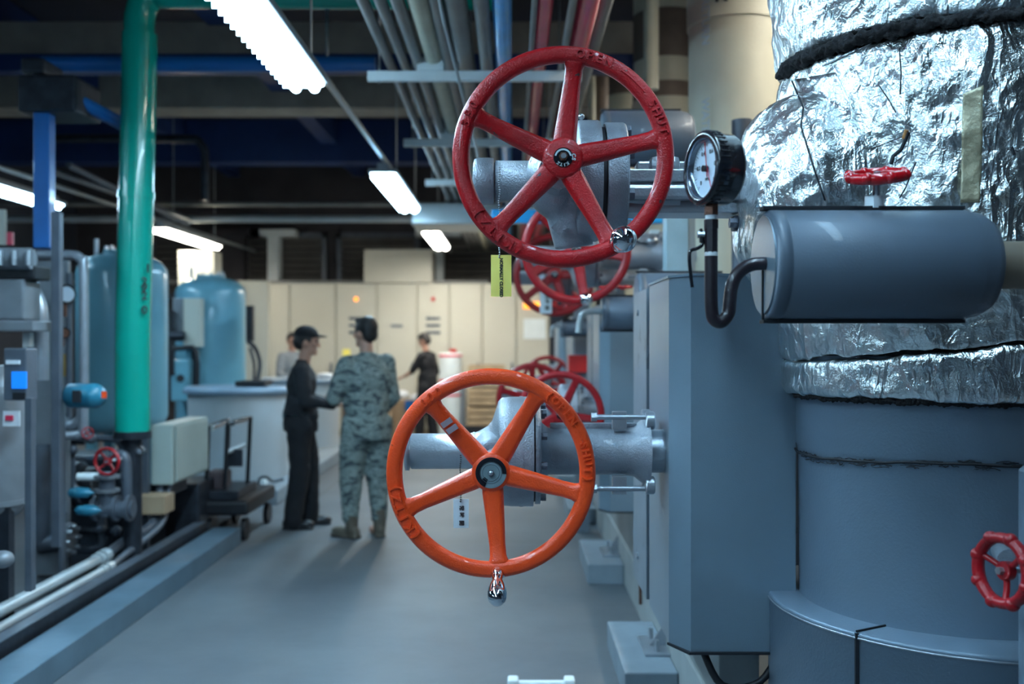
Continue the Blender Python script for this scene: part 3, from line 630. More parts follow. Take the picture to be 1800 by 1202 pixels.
MB().bb(PX(40, 555, 5.6), PX(52, 526, 5.6)+Vector((0, .05, 0))).build('tag_plate', WHITEP, t)
MB().bb(PX(40, 610, 5.6), PX(52, 584, 5.6)+Vector((0, .05, 0))).build('tag_plate', WHITEP, t)
pipeP([PX(26, 497, 5.66), PX(55, 510, 5.8), PX(70, 545, 5.8), PX(72, 600, 5.8), PX(72, 668, 5.8)], .045, STEEL, 'elbow_pipe', 'fat grey elbow pipe curving down from the pump head', sub=5)
pipeP([PX(-10, 448, 6.3), PX(120, 448, 6.3), PX(140, 455, 6.3), PX(147, 480, 6.3), PX(147, 740, 6.3), PX(140, 762, 6.3), PX(110, 766, 6.3)], .03, STEEL, 'loop_pipe', 'grey pipe looping over and down left of the green pipe', sub=5)
pipeP([PX(122, 480, 6.5), PX(122, 760, 6.5)], .02, MACH, 'thin_pipe', 'thin grey vertical pipe behind the left pressure gauge')
MB().bb(PX(62, 1010, 6.6), PX(120, 458, 6.6)+Vector((0, .04, 0)), .004).build('back_plate', MACHL, label='pale grey back plate behind the tall strut post', cat='panel')
def side_gauge(px, py, Y, r, label, dial=DIAL):
    t = thing('pressure_gauge', PX(px, py+20, Y), label, 'pressure gauge', 'small gauges on the left machines')
    c = PX(px, py, Y); d = Vector((.75, -.66, 0)).normalized()
    MB().lathe(c-d*.05, d, [(0, r*.9), (0, r), (.055, r), (.06, r*.96), (.06, r*.8), (.05, r*.8)], 28, True, True).build('case', BLACKG, t)
    MB().cyl(c+d*.0, c+d*.004, r*.82, None, 28).build('dial', dial, t)
    MB().cyl(c-d*.02, c-d*.02-Vector((0, 0, r*2.3)), .012, None, 10).build('stem', BRASS, t)
side_gauge(117, 517, 6.42, .063, 'round black gauge with white face, upper one by the strut post')
side_gauge(113, 585, 6.42, .038, 'small dark gauge under the white-faced gauge', BRASS)
MB().bb(PX(110, 661, 6.57), PX(118, 622, 6.57)+Vector((0, .03, 0))).build('brass_strip', mat('ochre_brass', (.3, .19, .04), .5), label='ochre brass level strip below the two left gauges', cat='level strip')
t = thing('electric_motor', PX(153, 717, 5.7), 'teal blue cylindrical motor left of the green pipe', 'motor')
MB().lathe(PX(121, 695, 5.7), (1, -.25, 0), [(0, .03), (.0, .055), (.015, .07), (.17, .07), (.19, .066), (.2, .055), (.215, .05), (.22, 0)], 28).build('shell', MOTORB, t)
MB().bb(PX(126, 708, 5.55), PX(141, 686, 5.55)+Vector((0, .02, 0)), .004).build('terminal_box', BLACK, t)
MB().bb(PX(178, 700, 5.53), PX(187, 688, 5.53)+Vector((0, .004, 0))).build('orange_sticker', ORANGE, t)
MB().cyl(PX(112, 697, 5.75), PX(124, 697, 5.72), .03, None, 14).build('shaft_housing', DKMACH, t)
def small_wheel(px, py, Y, R, axis, label, m=DRED, knobs=0, stem=.1, grp=None, nspoke=4, ph=0, name='handwheel_valve'):
    c = PX(px, py, Y) if not isinstance(px, Vector) else px
    t = thing(name, c+Vector(axis).normalized()*stem*.5, label, 'valve', grp)
    q = Vector(axis).normalized()       # axis points from the wheel to its valve
    M = Vector((0, 1, 0)).rotation_difference(q).to_matrix().to_4x4()
    Mt = Matrix.Translation(c)@M
    n = 14; th = .15 if knobs else .11; sec = [(R*th*math.cos(2*PI*k/n), R*th*1.25*math.sin(2*PI*k/n)) for k in range(n)]
    rim = MB().sweep(R*.88, sec, (0, 0, 0), 48)
    if knobs:
        for k in range(knobs): a = 2*PI*k/knobs+ph; rim.sphere((R*.92*math.cos(a), -R*.03, R*.92*math.sin(a)), (R*.19, R*.20, R*.19), 14, 10)
    w = rim.xf(Mt).build('handwheel', m, t)
    for k in range(nspoke):
        a = 2*PI*k/nspoke+ph+.2; MB().tube([(R*.1*math.cos(a), R*.14, R*.1*math.sin(a)), (R*.5*math.cos(a), R*.1, R*.5*math.sin(a)), (R*.84*math.cos(a), 0, R*.84*math.sin(a))], R*.085, 10, 3).xf(Mt).build('spoke', m, w)
    MB().cyl((0, -R*.02, 0), (0, R*.28, 0), R*.26, None, 20, True, R*.04).xf(Mt).build('hub', m, w)
    MB().cyl((0, -R*.16, 0), (0, 0, 0), R*.11, None, 6, False).xf(Mt).build('nut', BOLT, w)
    MB().cyl((0, 0, 0), (0, stem, 0), R*.09, None, 12).xf(Mt).build('stem', BOLT, t)
    return t
small_wheel(154, 761, 6.2, .038, (-.5, .8, 0), 'small red handwheel below the teal motor', ph=.3)
small_wheel(188, 811, 6.2, .092, (.2, 1, 0), 'red handwheel low down before the green pipe foot', ph=.5, stem=.16)
t = thing('flanged_pipework', (XX(180, 6.4), 6.5, .05), 'dark flanged pipes and valves under the red handwheel at left', 'pipework')
MB().tube([PX(110, 740, 6.4), PX(125, 748, 6.4), PX(140, 735, 6.4), PX(142, 718, 6.4)], .035, 14, 5).build('silver_elbow', STEEL, t)
MB().cyl(PX(188, 830, 6.4), PX(188, 905, 6.4), .05, None, 20).build('valve_body', MACH, t)
MB().cyl(PX(160, 895, 6.4), PX(235, 895, 6.4), .055, None, 20).build('header', MACH, t)
MB().tube([PX(196, 800, 6.5), PX(214, 800, 6.5), PX(222, 815, 6.5), PX(222, 890, 6.5)], .035, 16, 4).build('elbow', MACH, t)
for (px, py) in ((170, 893), (205, 893), (228, 893)): MB().cyl(PX(px-3, py, 6.4), PX(px+3, py, 6.4), .085, None, 24).build('flange', MACH, t)
for (px, py) in ((188, 838), (188, 862)): MB().cyl(PX(px, py+2, 6.4), PX(px, py-3, 6.4), .08, None, 24).build('flange', MACHL, t)
MB().cyl(PX(137, 838, 6.45), PX(178, 838, 6.45), .027, None, 16).build('white_stub', WHITEP, t)
MB().cyl(PX(222, 770, 6.6), PX(246, 800, 6.6), .05, None, 16).build('union', DKMACH, t)
MB().cyl(PX(70, 780, 6.6), PX(70, 955, 6.6), .07, None, 24).build('standpipe', MACH, t)
MB().cyl(PX(70, 958, 6.6), PX(125, 948, 6.6), .06, None, 20).build('base_pipe', MACH, t)
MB().cyl(PX(118, 948, 6.5), PX(126, 948, 6.5), .11, None, 24).build('flange', MACHL, t)
for k in range(8): a = k*PI/4; bolt(MB(), PX(126, 948, 6.5)+Vector((0, .085*math.cos(a), .085*math.sin(a))), (1, 0, 0), .014, .03).build('flange_bolt', BOLT, t)
MB().cyl(PX(112, 760, 6.4), PX(112, 900, 6.4), .022, None, 12).build('side_pipe', MACHL, t)
for (px, py, nm) in ((142, 866, 'upper'), (155, 897, 'lower')):
    MB().lathe(PX(px-24, py, 6.2), (1, 0, 0), [(0, .0), (.02, .028), (.07, .035), (.13, .03), (.17, .0)], 20).build('valve_bonnet', MOTORB, label=nm+' teal valve bonnet in the dark left pipework', cat='valve', group='teal bonnets')
MB().bb(PX(226, 905, 6.9), PX(290, 872, 6.9)+Vector((0, .2, 0)), .01).build('wooden_block', CARD, label='brown wooden block behind the grey box post', cat='block')
MB().sphere(PX(5, 983, 4.6), (.05, .05, .04), 16, 10).build('blind_pipe', MACHL, label='pale rounded cap low at the left edge', cat='cap')
t = thing('pump_set', (-3.3, 7.2, .045), 'dark pump set with many small pipes low behind the left posts', 'pump')
MB().bb(PX(60, 1000, 7.3), PX(232, 800, 7.3)+Vector((0, .4, 0)), .03).build('base_block', DKMACH, t)
MB().cyl(PX(70, 850, 7.0), PX(150, 850, 7.0), .16, None, 28, True, .03).build('motor', DKMACH, t)
MB().cyl(PX(150, 850, 7.0), PX(175, 850, 7.0), .12, None, 28, True, .02).build('pump_housing', BLACK, t)
for (pts, r, m) in (([(128, 780), (128, 850), (140, 860)], .02, MACH), ([(140, 700), (136, 760), (120, 800), (118, 900)], .018, DKMACH), ([(160, 770), (200, 772), (215, 790), (216, 850)], .022, MACH), ([(70, 770), (110, 772), (150, 774)], .03, DKMACH),
                    ([(45, 720), (60, 760), (62, 830)], .012, MACHL), ([(178, 905), (178, 960), (120, 965)], .03, MACH), ([(130, 930), (190, 935), (240, 930)], .025, DKMACH)):
    MB().tube([PX(a, b, 6.7) for a, b in pts], r, 12, 4).build('pipe', m, t)
for (a, b) in ((128, 790), (160, 771), (216, 840), (100, 772), (178, 930), (205, 933)): MB().sphere(PX(a, b, 6.66), (.035, .035, .035), 12, 8).build('fitting', MACH, t)
MB().bb(PX(262, 945, 7.75), PX(350, 850, 7.75)+Vector((0, .5, 0)), .02).build('dark_casing', DKMACH, label='dark machine casing below the pale electrical box', cat='machine')
t = thing('top_fitting', PX(17, 420, 6.8), 'tiny red and yellow fittings on the far left machine top', 'fitting')
MB().bb(PX(12, 430, 6.8), PX(21, 408, 6.8)+Vector((0, .03, 0))).build('red_fitting', REDPIPE, t)
MB().bb(PX(-5, 430, 6.8), PX(8, 368, 6.8)+Vector((0, .03, 0))).build('cream_plate', CAB, t)

# ---------------------------------------------------------------- right: skid, footing blocks, exchangers
MB().bb((.74, 3.6, .0), (.90, 14.5, .268), .006).bb((.752, 3.62, .26), (.90, 14.5, .602), .006).build('skid_beam', SKID, label='long beige-grey base beam below the blue-grey exchangers', cat='beam')
g = 'concrete footing blocks on the right'
for n, y in enumerate((4.41, 6.56, 8.75, 10.9)):
    t = thing('footing_block', (.62, y+.42, 0), ['nearest painted concrete footing block, cut by the bottom edge', 'second painted concrete footing block with bolted gusset', 'third footing block, dim and small', 'farthest painted concrete footing block of the right-hand row'][n], 'footing', g)
    MB().bb((.50, y, 0), (.738, y+.82, .135), .008).build('block', CONC, t)
    MB().bb((.62, y+.22, .135), (.737, y+.52, .147)).build('base_plate', STEEL, t)
    MB().add([(.737, y+.36, .147), (.66, y+.36, .147), (.737, y+.36, .26), (.737, y+.372, .147), (.66, y+.372, .147), (.737, y+.372, .26)], [[0, 1, 2], [3, 5, 4], [0, 3, 4, 1], [1, 4, 5, 2], [2, 5, 3, 0]], False).build('gusset', STEEL, t)
    for yy in (y+.27, y+.47): MB().cyl((.68, yy, .147), (.68, yy, .20), .011, None, 10).build('anchor_bolt', BOLT, t)
t = thing('bracket_rod', (.71, 5.6, .2), 'thin rusty forked rod against the base beam', 'bracket')
MB().tube([(.725, 5.62, .12), (.722, 5.62, .26), (.70, 5.6, .33)], .009, 8, 3).build('rod', BRASS, t)
MB().tube([(.722, 5.62, .26), (.72, 5.66, .30)], .009, 8, 1).build('fork', BRASS, t)
t = thing('heat_exchanger', (.7, 3.2, .10), 'nearest tall blue-grey exchanger casing, dark front face and pale chamfer', 'heat exchanger')
MB().prism([(.575, 3.2), (.912, 3.2), (.912, 3.768), (.520, 3.768), (.520, 3.30)], .605, 1.812).build('front_casing', PANEL, t)
MB().prism([(.571, 3.196), (.914, 3.196), (.914, 3.77), (.516, 3.77), (.516, 3.298)], 1.812, 1.820).build('top_lip', PANEL, t)
MB().prism([(.568, 3.19), (.912, 3.19), (.912, 3.3), (.514, 3.3)], .597, .605).build('bottom_lip', SEAM, t)
MB().bb((.545, 3.768, .62), (.91, 3.85, 1.79)).build('joint_gap', SEAM, t)
MB().prism([(.520, 3.85), (1.15, 3.85), (1.15, 4.29), (.545, 4.29), (.520, 4.26)], .605, 1.805).build('rear_casing', PANELIN, t)
for zz in (1.72, .72): MB().cyl((.512, 4.1, zz), (.52, 4.1, zz), .014, None, 6, False).build('side_bolt', BOLT, t)
t['group'] = 'exchanger row'
HX = t
for n in range(1, 4):
    copy_tree(HX, (0, 2.64*n, 0), ['', 'second exchanger casing along the row, seen behind the red wheels', 'third exchanger casing along the row', 'farthest exchanger casing of the row'][n])
# columns and risers behind
MB().bb((.775, 5.0, .268), (.885, 5.12, 2.36), .003).build('steel_column', mat('pale_blue_column', (.33, .47, .53), .5), label='pale blue square column above the nearest exchanger', cat='column')
MB().bb((.888, 5.02, .268), (.925, 5.14, 2.36), .003).build('steel_column', SKID, label='slim greenish column touching the pale blue column', cat='column')
MB().bb((.86, 6.2, .268), (.92, 6.26, 2.3), .003).build('steel_column', WHITEP, label='slim white column behind the lower edge of the red handwheel', cat='column')
MB().bb((XX(1008, 8.5), 8.38, .0), (XX(1034, 8.5), 8.44, ZZ(530, 8.5))).build('steel_column', PANELIN, label='narrow grey column beyond the lower grey cylinders', cat='column')
MB().bb((XX(969, 13), 13, 0), (XX(990, 13), 13.2, 4.9)).build('dark_column', mat('navy_column', (.012, .016, .03), .6), label='dark navy column at the right end of the ivory cabinets', cat='column')
MB().bb((XX(1000, 8.3), 8.3, ZZ(655, 8.3)), (XX(1033, 8.3), 8.475, ZZ(624, 8.3)), .01).build('red_box', REDL, label='bright red box glimpsed above the lower handwheels', cat='box')
for k in range(3): pass
def riser(y, r, label, marks):
    x = 1.30
    t = thing('lagged_riser', (x, y, 0), label, 'riser pipe', 'cream lagged riser pipes')
    MB().cyl((x, y, 0), (x, y, 4.98), r, None, 44).build('lagging', CREAM, t)
    for (z0, z1, m, e) in marks: MB().cyl((x, y, z0), (x, y, z1), r+e, None, 44, True).build('sleeve', m, t)  # brown ones are shade painted at the sleeve ends
    return t
r1 = riser(5.79, .27, 'nearest wide cream lagged riser with black lettering', [(3.42, 4.9, CREAM, .01)])
for ch, zz in (('R', 3.53),):
    text_mb(ch, .12, .001, .003).xf(Matrix.Translation((1.16, 5.535, zz))@Matrix.Rotation(-.35, 4, 'Z')@FACE).build('lettering', INK, r1)
for z, s in ((3.5, 'RETURN'), (2.95, 'WATER')):
    text_mb(s, .07, .001, .001).xf(Matrix.Translation((1.085, 5.59, z-.1))@Matrix.Rotation(-.75, 4, 'Z')@FACE@Matrix.Rotation(-PI/2, 4, 'Z')).build('lettering', INKG, r1)
riser(8.43, .27, 'middle cream lagged riser with brown shade painted at its sleeve ends', [(3.62, 3.75, CREAMD, .004), (3.95, 4.35, CREAMD, .004), (3.2, 3.62, CREAM, .012)])
riser(11.07, .27, 'farthest cream lagged riser with painted bands of brown shade', [(3.05, 3.35, CREAMD, .004), (3.8, 3.95, CREAMD, .01), (4.3, 4.6, CREAMD, .004), (3.95, 4.3, CREAM, .02)])
for (x, y, z0, z1, r, m, nm) in ((1.02, 7.3, 3.45, 4.99, .055, CREAM, 'short cream pipe piece hung between the first and middle risers'), (.88, 9.9, 3.2, 4.99, .08, CREAMD, 'brown-grey riser beside the red overhead pipe'), (.78, 9.72, 0, 4.99, .035, CREAM, 'thin cream upright seen inside the red handwheel')):
    MB().cyl((x, y, z0), (x, y, z1), r, None, 24).build('lagged_pipe', m, label=nm, cat='pipe')
MB().cyl((.55, 9.2, 2.62), (1.3, 9.2, 2.62), .08, None, 24).build('lagged_pipe', CREAM, label='cream horizontal pipe behind the upper grey cylinder', cat='pipe')

def pot(cx0, cx1, y, z, r, label, name='expansion_pot', ends=True):
    t = thing(name, ((cx0+cx1)/2, y, z-r), label, 'drain pot', 'slate cylindrical pots beside the exchangers')
    MB().lathe((cx0, y, z), (1, 0, 0), [(0, r-.012), (.0, r-.012), (.004, r-.003), (.010, r), (.03, r), (.032, r-.0015), (.036, r-.0015), (.038, r), (cx1-cx0-.06, r), (cx1-cx0-.056, r-.003), (cx1-cx0-.03, r*.94), (cx1-cx0-.01, r*.84), (cx1-cx0, r*.7), (cx1-cx0, r*.7)], 64).build('jacket', JACKET, t)
    MB().cyl((cx0-.004, y, z), (cx0+.002, y, z), r-.014, None, 64).build('end_plate', PANEL, t)
    MB().bb((cx0-.006, y-.02, z+r), (cx1-.06, y+.02, z+r+.008)).build('top_seam', SEAM, t)
    MB().bb((cx0-.006, y-.02, z-r-.008), (cx1-.06, y+.02, z-r)).build('bottom_seam', SEAM, t)
    MB().bb((cx0-.008, y-.012, z-r), (cx0-.002, y-.006, z)).build('end_seam', SEAM, t)
    return t
YP, ZP, RP = 2.33, 1.6+(601-466)/1750*2.33, .128
p1 = pot(.590, 1.112, YP, ZP, RP, 'large slate-grey horizontal pot with small red handwheel on top')
MB().cyl((1.10, YP, ZP), (1.42, YP, ZP), .056, None, 28).build('outlet_pipe', mat('tan_pipe', (.20, .16, .12), .5), p1)
pot(.487, 1.02, 5.40, 1.755, .092, 'lower far slate cylinder with curved pipe, under the second red wheel')
pot(.40, 1.02, 8.05, 1.715, .065, 'farthest slate cylinder low in the row')
pot(.62, 1.10, 4.94, 1.815, .128, 'slate cylinder hidden behind the nearest exchanger')
pot(.446, .895, 4.94, 2.61, .134, 'upper slate cylinder behind the rim of the big red handwheel')
MB().cyl((1.14, 4.94, 0), (1.14, 4.94, 2.7), .05, None, 20).build('support_pipe', MACH, label='grey upright pipe carrying the upper slate cylinder behind the red wheel', cat='pipe')
for (y, z) in ((7.9, 2.2), (10.75, 2.2)):
    MB().cyl((1.17, y, 0), (1.17, y, z), .05, None, 20).build('support_pipe', MACH, label='grey upright pipe behind the far valves, %s' % ('nearer one' if y < 9 else 'farther one'), cat='pipe')
MB().tube([(.50, 5.40, 1.765), (.42, 5.40, 1.765), (.375, 5.40, 1.74), (.36, 5.40, 1.65)], .017, 12, 5).build('siphon_pipe', CONDUITL, label='pale curved siphon pipe on the lower far slate cylinder', cat='pipe')
MB().tube([(.43, 8.05, 1.73), (.355, 8.05, 1.73), (.325, 8.05, 1.71), (.318, 8.05, 1.64)], .015, 12, 5).build('siphon_pipe', CONDUITL, label='pale curved siphon pipe on the farthest slate cylinder', cat='pipe')

# siphon, cock, gauge on the front pot
YG = 2.30
t = thing('pressure_gauge', PX(1245, 455, YG), 'large black pressure gauge on a curved black siphon pipe', 'pressure gauge')
axg = Vector((-.952, -.305, 0)).normalized(); Rg = .0865
cg = PX(1234, 296, YG)
MB().lathe(cg, -axg, [(-.003, Rg*.80), (-.006, Rg*.84), (-.004, Rg*.97), (0, Rg), (.028, Rg), (.030, Rg*.955), (.062, Rg*.955), (.07, Rg*.90), (.07, 0)], 56, True, False).build('case', BLACKG, t)
rb = MB()
for k in range(40):
    a = 2*PI*k/40; u = Vector((axg.y, -axg.x, 0)); pc = cg-axg*.014+(u*math.cos(a)+Vector((0, 0, 1))*math.sin(a))*(Rg-.0012)
    rb.cyl(pc-axg*.012, pc+axg*.012, .0028, None, 6)
rb.build('knurled_ring', BLACKG, t)
MB().lathe(cg, -axg, [(-.003, Rg*.80), (.014, Rg*.78), (.014, Rg*.76)], 56, True, False).build('inner_bezel', GLASSY, t)
dl = MB().cyl(cg-axg*.014, cg-axg*.018, Rg*.79, None, 56); dl.build('dial', DIAL, t)
u = Vector((-axg.y, axg.x, 0))
if u.x < 0: u = -u
Mg = Matrix(((u.x, 0, axg.x, cg.x-axg.x*.0135), (u.y, 0, axg.y, cg.y-axg.y*.0135), (0, 1, 0, cg.z), (0, 0, 0, 1)))
tk = MB()
for k in range(41):
    a = math.radians(225-270*k/40); r0 = Rg*(.60 if k % 4 == 0 else .66); tk.box((math.cos(a)*(r0+Rg*.71)/2, math.sin(a)*(r0+Rg*.71)/2, .0003), (Rg*.71-r0, .0012 if k % 4 == 0 else .0006, .0006), a)
tk.xf(Mg).build('scale_marks', INK, t)
for k, s in enumerate(('0', '0.2', '0.4', '0.6', '0.8', '1')):
    a = math.radians(225-270*k/5); q = text_mb(s, .014, .0003, .0002); q.xf(Matrix.Translation((math.cos(a)*Rg*.48, math.sin(a)*Rg*.48, .0003))); q.xf(Mg).build('numeral', INK, t)
q = text_mb('MPa', .011, .0003); q.xf(Matrix.Translation((0, -Rg*.28, .0003))); q.xf(Mg).build('unit_lettering', INK, t)
MB().box((-.001, Rg*.25, .003), (.0022, Rg*.95, .0015), .12).xf(Mg).build('red_pointer', REDL, t)
MB().box((.014, -Rg*.22, .004), (.002, Rg*.65, .001), .35).xf(Mg).build('pointer', REDPIPE, t)
MB().cyl((0, 0, 0), (0, 0, .012), .0075, None, 16).xf(Mg).build('pointer_cap', BLACKG, t)
xs = XX(1250, YG)
def zc(py): return ZZ(py, YG)
MB().cyl((xs, YG, zc(378)), (xs, YG, zc(358)), .0165, None, 6, False).build('brown_hex_union', BRASS, t)
MB().cyl((xs, YG, zc(389)), (xs, YG, zc(378)), .0135, None, 20).build('white_thread_tape', WHITE, t)
MB().cyl((xs, YG, zc(444)), (xs, YG, zc(388)), .0155, None, 8, False).build('cock_body', BLKPIPE, t)
MB().cyl((xs, YG, zc(402)), (xs, YG, zc(386)), .0170, None, 6, False).build('cock_collar', BLKPIPE, t)
MB().cyl((xs, YG, zc(452)), (xs, YG, zc(443)), .0150, None, 20).build('white_thread_tape', WHITE, t)
MB().tube([(xs, YG, zc(450)), (xs, YG, zc(500)), (xs+.001, YG, zc(542)), (xs+.006, YG, zc(560)), PX(1267, 566, YG), PX(1280, 552, YG), PX(1283, 530, YG), PX(1286, 505, YG), PX(1294, 485, YG), PX(1310, 470, YG), PX(1328, 464, YG), PX(1352, 463, YG)], .0152, 20, 6).build('siphon_tube', BLKPIPE, t)
MB().cyl(PX(1238, 412, YG), PX(1226, 412, YG), .008, None, 8, False).build('spindle_nut', BOLT, t)
MB().bb(PX(1230, 426, YG)-Vector((0, .006, 0)), PX(1234, 402, YG)+Vector((0, .006, 0))).build('lever_washer', BLACK, t)
MB().tube([PX(1233, 405, YG), PX(1235, 428, YG), PX(1227, 436, YG), PX(1214, 441, YG), PX(1212, 455, YG), PX(1214, 480, YG), PX(1217, 505, YG)], .0042, 8, 5).build('lever', BLACKG, t)

# small red wheel on the pot
xw = XX(1536, YP)
t = small_wheel(Vector((xw, YP-.02, ZZ(312, YP))), 0, 0, .070, (.10, .26, -1), 'small glossy red scalloped handwheel on the slate pot top', SRED, 8, .06, None, 4, .2, name='needle_valve')
MB().cyl((xw, YP, ZP+RP+.004), (xw, YP, ZP+RP+.032), .0235, None, 6, False, ph=.35).build('white_hex_nut', NUTW, t)
MB().cyl((xw, YP-.005, ZP+RP+.03), (xw, YP-.01, ZZ(318, YP)), .0058, None, 14).build('steel_spindle', CHROME, t)
small_wheel(1762, 1003, 2.22, .082, (.95, .30, -.05), 'dark red scalloped handwheel at the lower right edge', DRED, 8, .12, None, 3, .45, name='drain_valve')
MB().cyl((XX(1757, 2.25)+.07, 2.34, ZZ(1003, 2.25)), (1.22, 2.47, ZZ(1003, 2.25)), .03, None, 18).build('drain_valve_stub', CAST, label='stub pipe behind the dark red scalloped handwheel', cat='pipe')
MB().cyl((1.255, 2.28, -.0), (1.255, 2.28, ZZ(822, 2.28)), .085, None, 32, True, .01).build('side_duct', DUCT, label='pale blue-grey pipe cut by the lower right edge', cat='duct')

# ---------------------------------------------------------------- big duct with foil wraps
XD, YD = 1.375, 3.12
t = thing('insulated_duct', (XD, YD, 0), 'wide blue-grey vertical duct wrapped in silver foil above', 'duct')
MB().lathe((XD, YD, 0), (0, 0, 1), [(.78, .458), (.84, .458), (1.255, .462), (1.262, .466), (1.272, .466), (1.278, .470), (1.6, .470)], 96, True, False).build('lower_duct', DUCT, t)
sm_ = MB()
for k in range(160):
    pass
pts = []
for k in range(97):
    a = 2*PI*k/96; pts.append((XD+.472*math.cos(a), YD+.472*math.sin(a), 1.262+.010*math.sin(a*3+1)+.004*noise.noise(Vector((a*6, 0, 0)))))
sm_.tube(pts, .0042, 6, 1)
for k in range(130):
    a = PI+random.random()*PI*.9; z = 1.262+.010*math.sin(a*3+1)+random.uniform(-.014, .010); l = random.uniform(.005, .05)/.47
    sm_.tube([(XD+.4735*math.cos(a+l*j/3), YD+.4735*math.sin(a+l*j/3), z+random.uniform(-.003, .003)) for j in range(4)], random.uniform(.0008, .002), 4, 1)
sm_.build('sealant_seam', SEAM, t)
# stepped base ring
MB().lathe((XD+.06, YD-.0, 0), (0, 0, 1), [(0, .612), (.782, .612), (.785, .616), (.794, .616), (.797, .613), (.80, .610), (.802, .44)], 96, True, False).build('base_drum', DUCT, t)
A0 = 3.80
MB().bb((XD+.06+.614*math.cos(A0)-.004, YD+.614*math.sin(A0)-.006, 0), (XD+.06+.614*math.cos(A0)+.006, YD+.614*math.sin(A0)+.004, .798)).build('vertical_seam', SEAM, t)
MB().tube([(XD+.06+.614*math.cos(A0), YD+.614*math.sin(A0), .803), (XD+.06+.47*math.cos(A0+.05), YD+.47*math.sin(A0+.05), .804)], .003, 6, 1).build('top_seam', SEAM, t)
MB().lathe((XD+.06, YD, .780), (0, 0, 1), [(0, .614), (.002, .6175), (.006, .6175), (.008, .614)], 96, True, False).build('rim_bead', STEEL, t)
MB().cyl((XD, YD, 1.56), (XD, YD, 4.9), .49, None, 48).build('wool_core', WOOL, t)
def fdisp(amp, seed, fold=(0, 0, 1), ff=5):
    o = Vector((seed, seed*1.7, 0))
    def f(p):
        q = p*3+o; a = noise.noise(q)*.9
        r = 1-abs(noise.noise(p*7+o)); r2 = 1-abs(noise.noise(p*17+o*2)); r3 = 1-abs(noise.noise(Vector((p.x*26, p.y*26, p.z*12))+o))
        return amp*(a+(r*r-.6)*.9+(r2*r2-.6)*.45+(r3-.7)*.22)
    return f
def wrap(z0, z1, r, tilt=0, tilt1=None, sh=.030):
    tilt1 = tilt if tilt1 is None else tilt1
    mb = MB(); seg = 96; n = 26; vs = []; fs = []
    prof = []
    for j in range(n+1):
        s = j/n; prof.append((s, r-sh*(abs(2*s-1)**6)))
    for (s, rr) in prof:
        for k in range(seg):
            a = 2*PI*k/seg; ca = math.cos(a); zb = z0+tilt*ca; zt = z1+tilt1*ca
            vs.append((XD+rr*math.cos(a), YD+rr*math.sin(a), zb+(zt-zb)*s))
    for j in range(n):
        for k in range(seg): k2 = (k+1) % seg; fs.append([j*seg+k, j*seg+k2, (j+1)*seg+k2, (j+1)*seg+k])
    fs.append(list(range(seg))[::-1]); fs.append([n*seg+k for k in range(seg)])
    mb.add(vs, fs); return mb
fuse(wrap(1.438, 1.598, .514, .0, .055, .014), 'foil_collar', .007, FOIL2, t, 2, fdisp(.0095, 3))
m = wrap(1.602, 2.455, .530, .055, .03, .018)
# side branch wrapping the nozzle towards the red valve
m.lathe((.70, 3.0, 2.03), (1, .05, 0), [(0, .0), (0, .16), (.02, .215), (.06, .26), (.14, .285), (.3, .30), (.6, .30), (.75, .2)], 48)
m.sphere((.86, 2.98, 2.13), (.17, .20, .20), 24, 16)
FW = [fuse(m, 'foil_elbow_wrap', .008, FOIL, t, 4, fdisp(.015, 11))]
FW.append(fuse(wrap(2.472, 4.4, .553, .004, 0), 'upper_foil_wrap', .012, FOIL2, t, 2, fdisp(.014, 23)))
# ragged mineral wool showing in the cut
wl = MB(); pts = [(XD+.525*math.cos(PI+k*PI/60), YD+.525*math.sin(PI+k*PI/60), 2.458+.014*math.cos(PI+k*PI/60)) for k in range(61)]
wl.tube(pts, [.024, .005], 10, 1)
fuse(wl, 'frayed_wool', .005, WOOL, t, 0, lambda p: .013*noise.noise(p*45)+.008*noise.noise(p*110))
fr = MB(); pts = [(XD+.487*math.cos(PI+k*PI/60), YD+.487*math.sin(PI+k*PI/60), 1.437) for k in range(61)]
fr.tube(pts, .010, 8, 1)
fuse(fr, 'frayed_edge', .004, WOOL, t, 0, lambda p: .006*noise.noise(p*60)+.006*noise.noise(p*150))
# creases, tape and tears lying on the foil surface
from mathutils.bvhtree import BVHTree
TREES = [BVHTree.FromObject(o, bpy.context.evaluated_depsgraph_get()) for o in FW]
def hit(px, py):
    o = Vector((0, 0, 1.6)); d = Vector(((px-900)/1750, 1, -(py-601)/1750)).normalized(); best = None
    for ob, T in zip(FW, TREES):
        off = ORI[ob.name]; h = T.ray_cast(o-off, d)
        if h[0] is not None and (best is None or h[3] < best[2]): best = (h[0]+off, h[1], h[3])
    return best
def on_foil(pts, off, n=8):
    out = []
    for a, b in zip(pts[:-1], pts[1:]):
        for k in range(n):
            u_ = k/n; h = hit(a[0]+(b[0]-a[0])*u_, a[1]+(b[1]-a[1])*u_)
            if h: out.append(h[0]+(h[1] if h[1].y < 0 else -h[1])*off)
    return out
def crease(pts, r, name, m):
    q = on_foil(pts, 0, 10)
    if len(q) > 2: MB().tube(q, r, 6, 1).build(name, m, t)
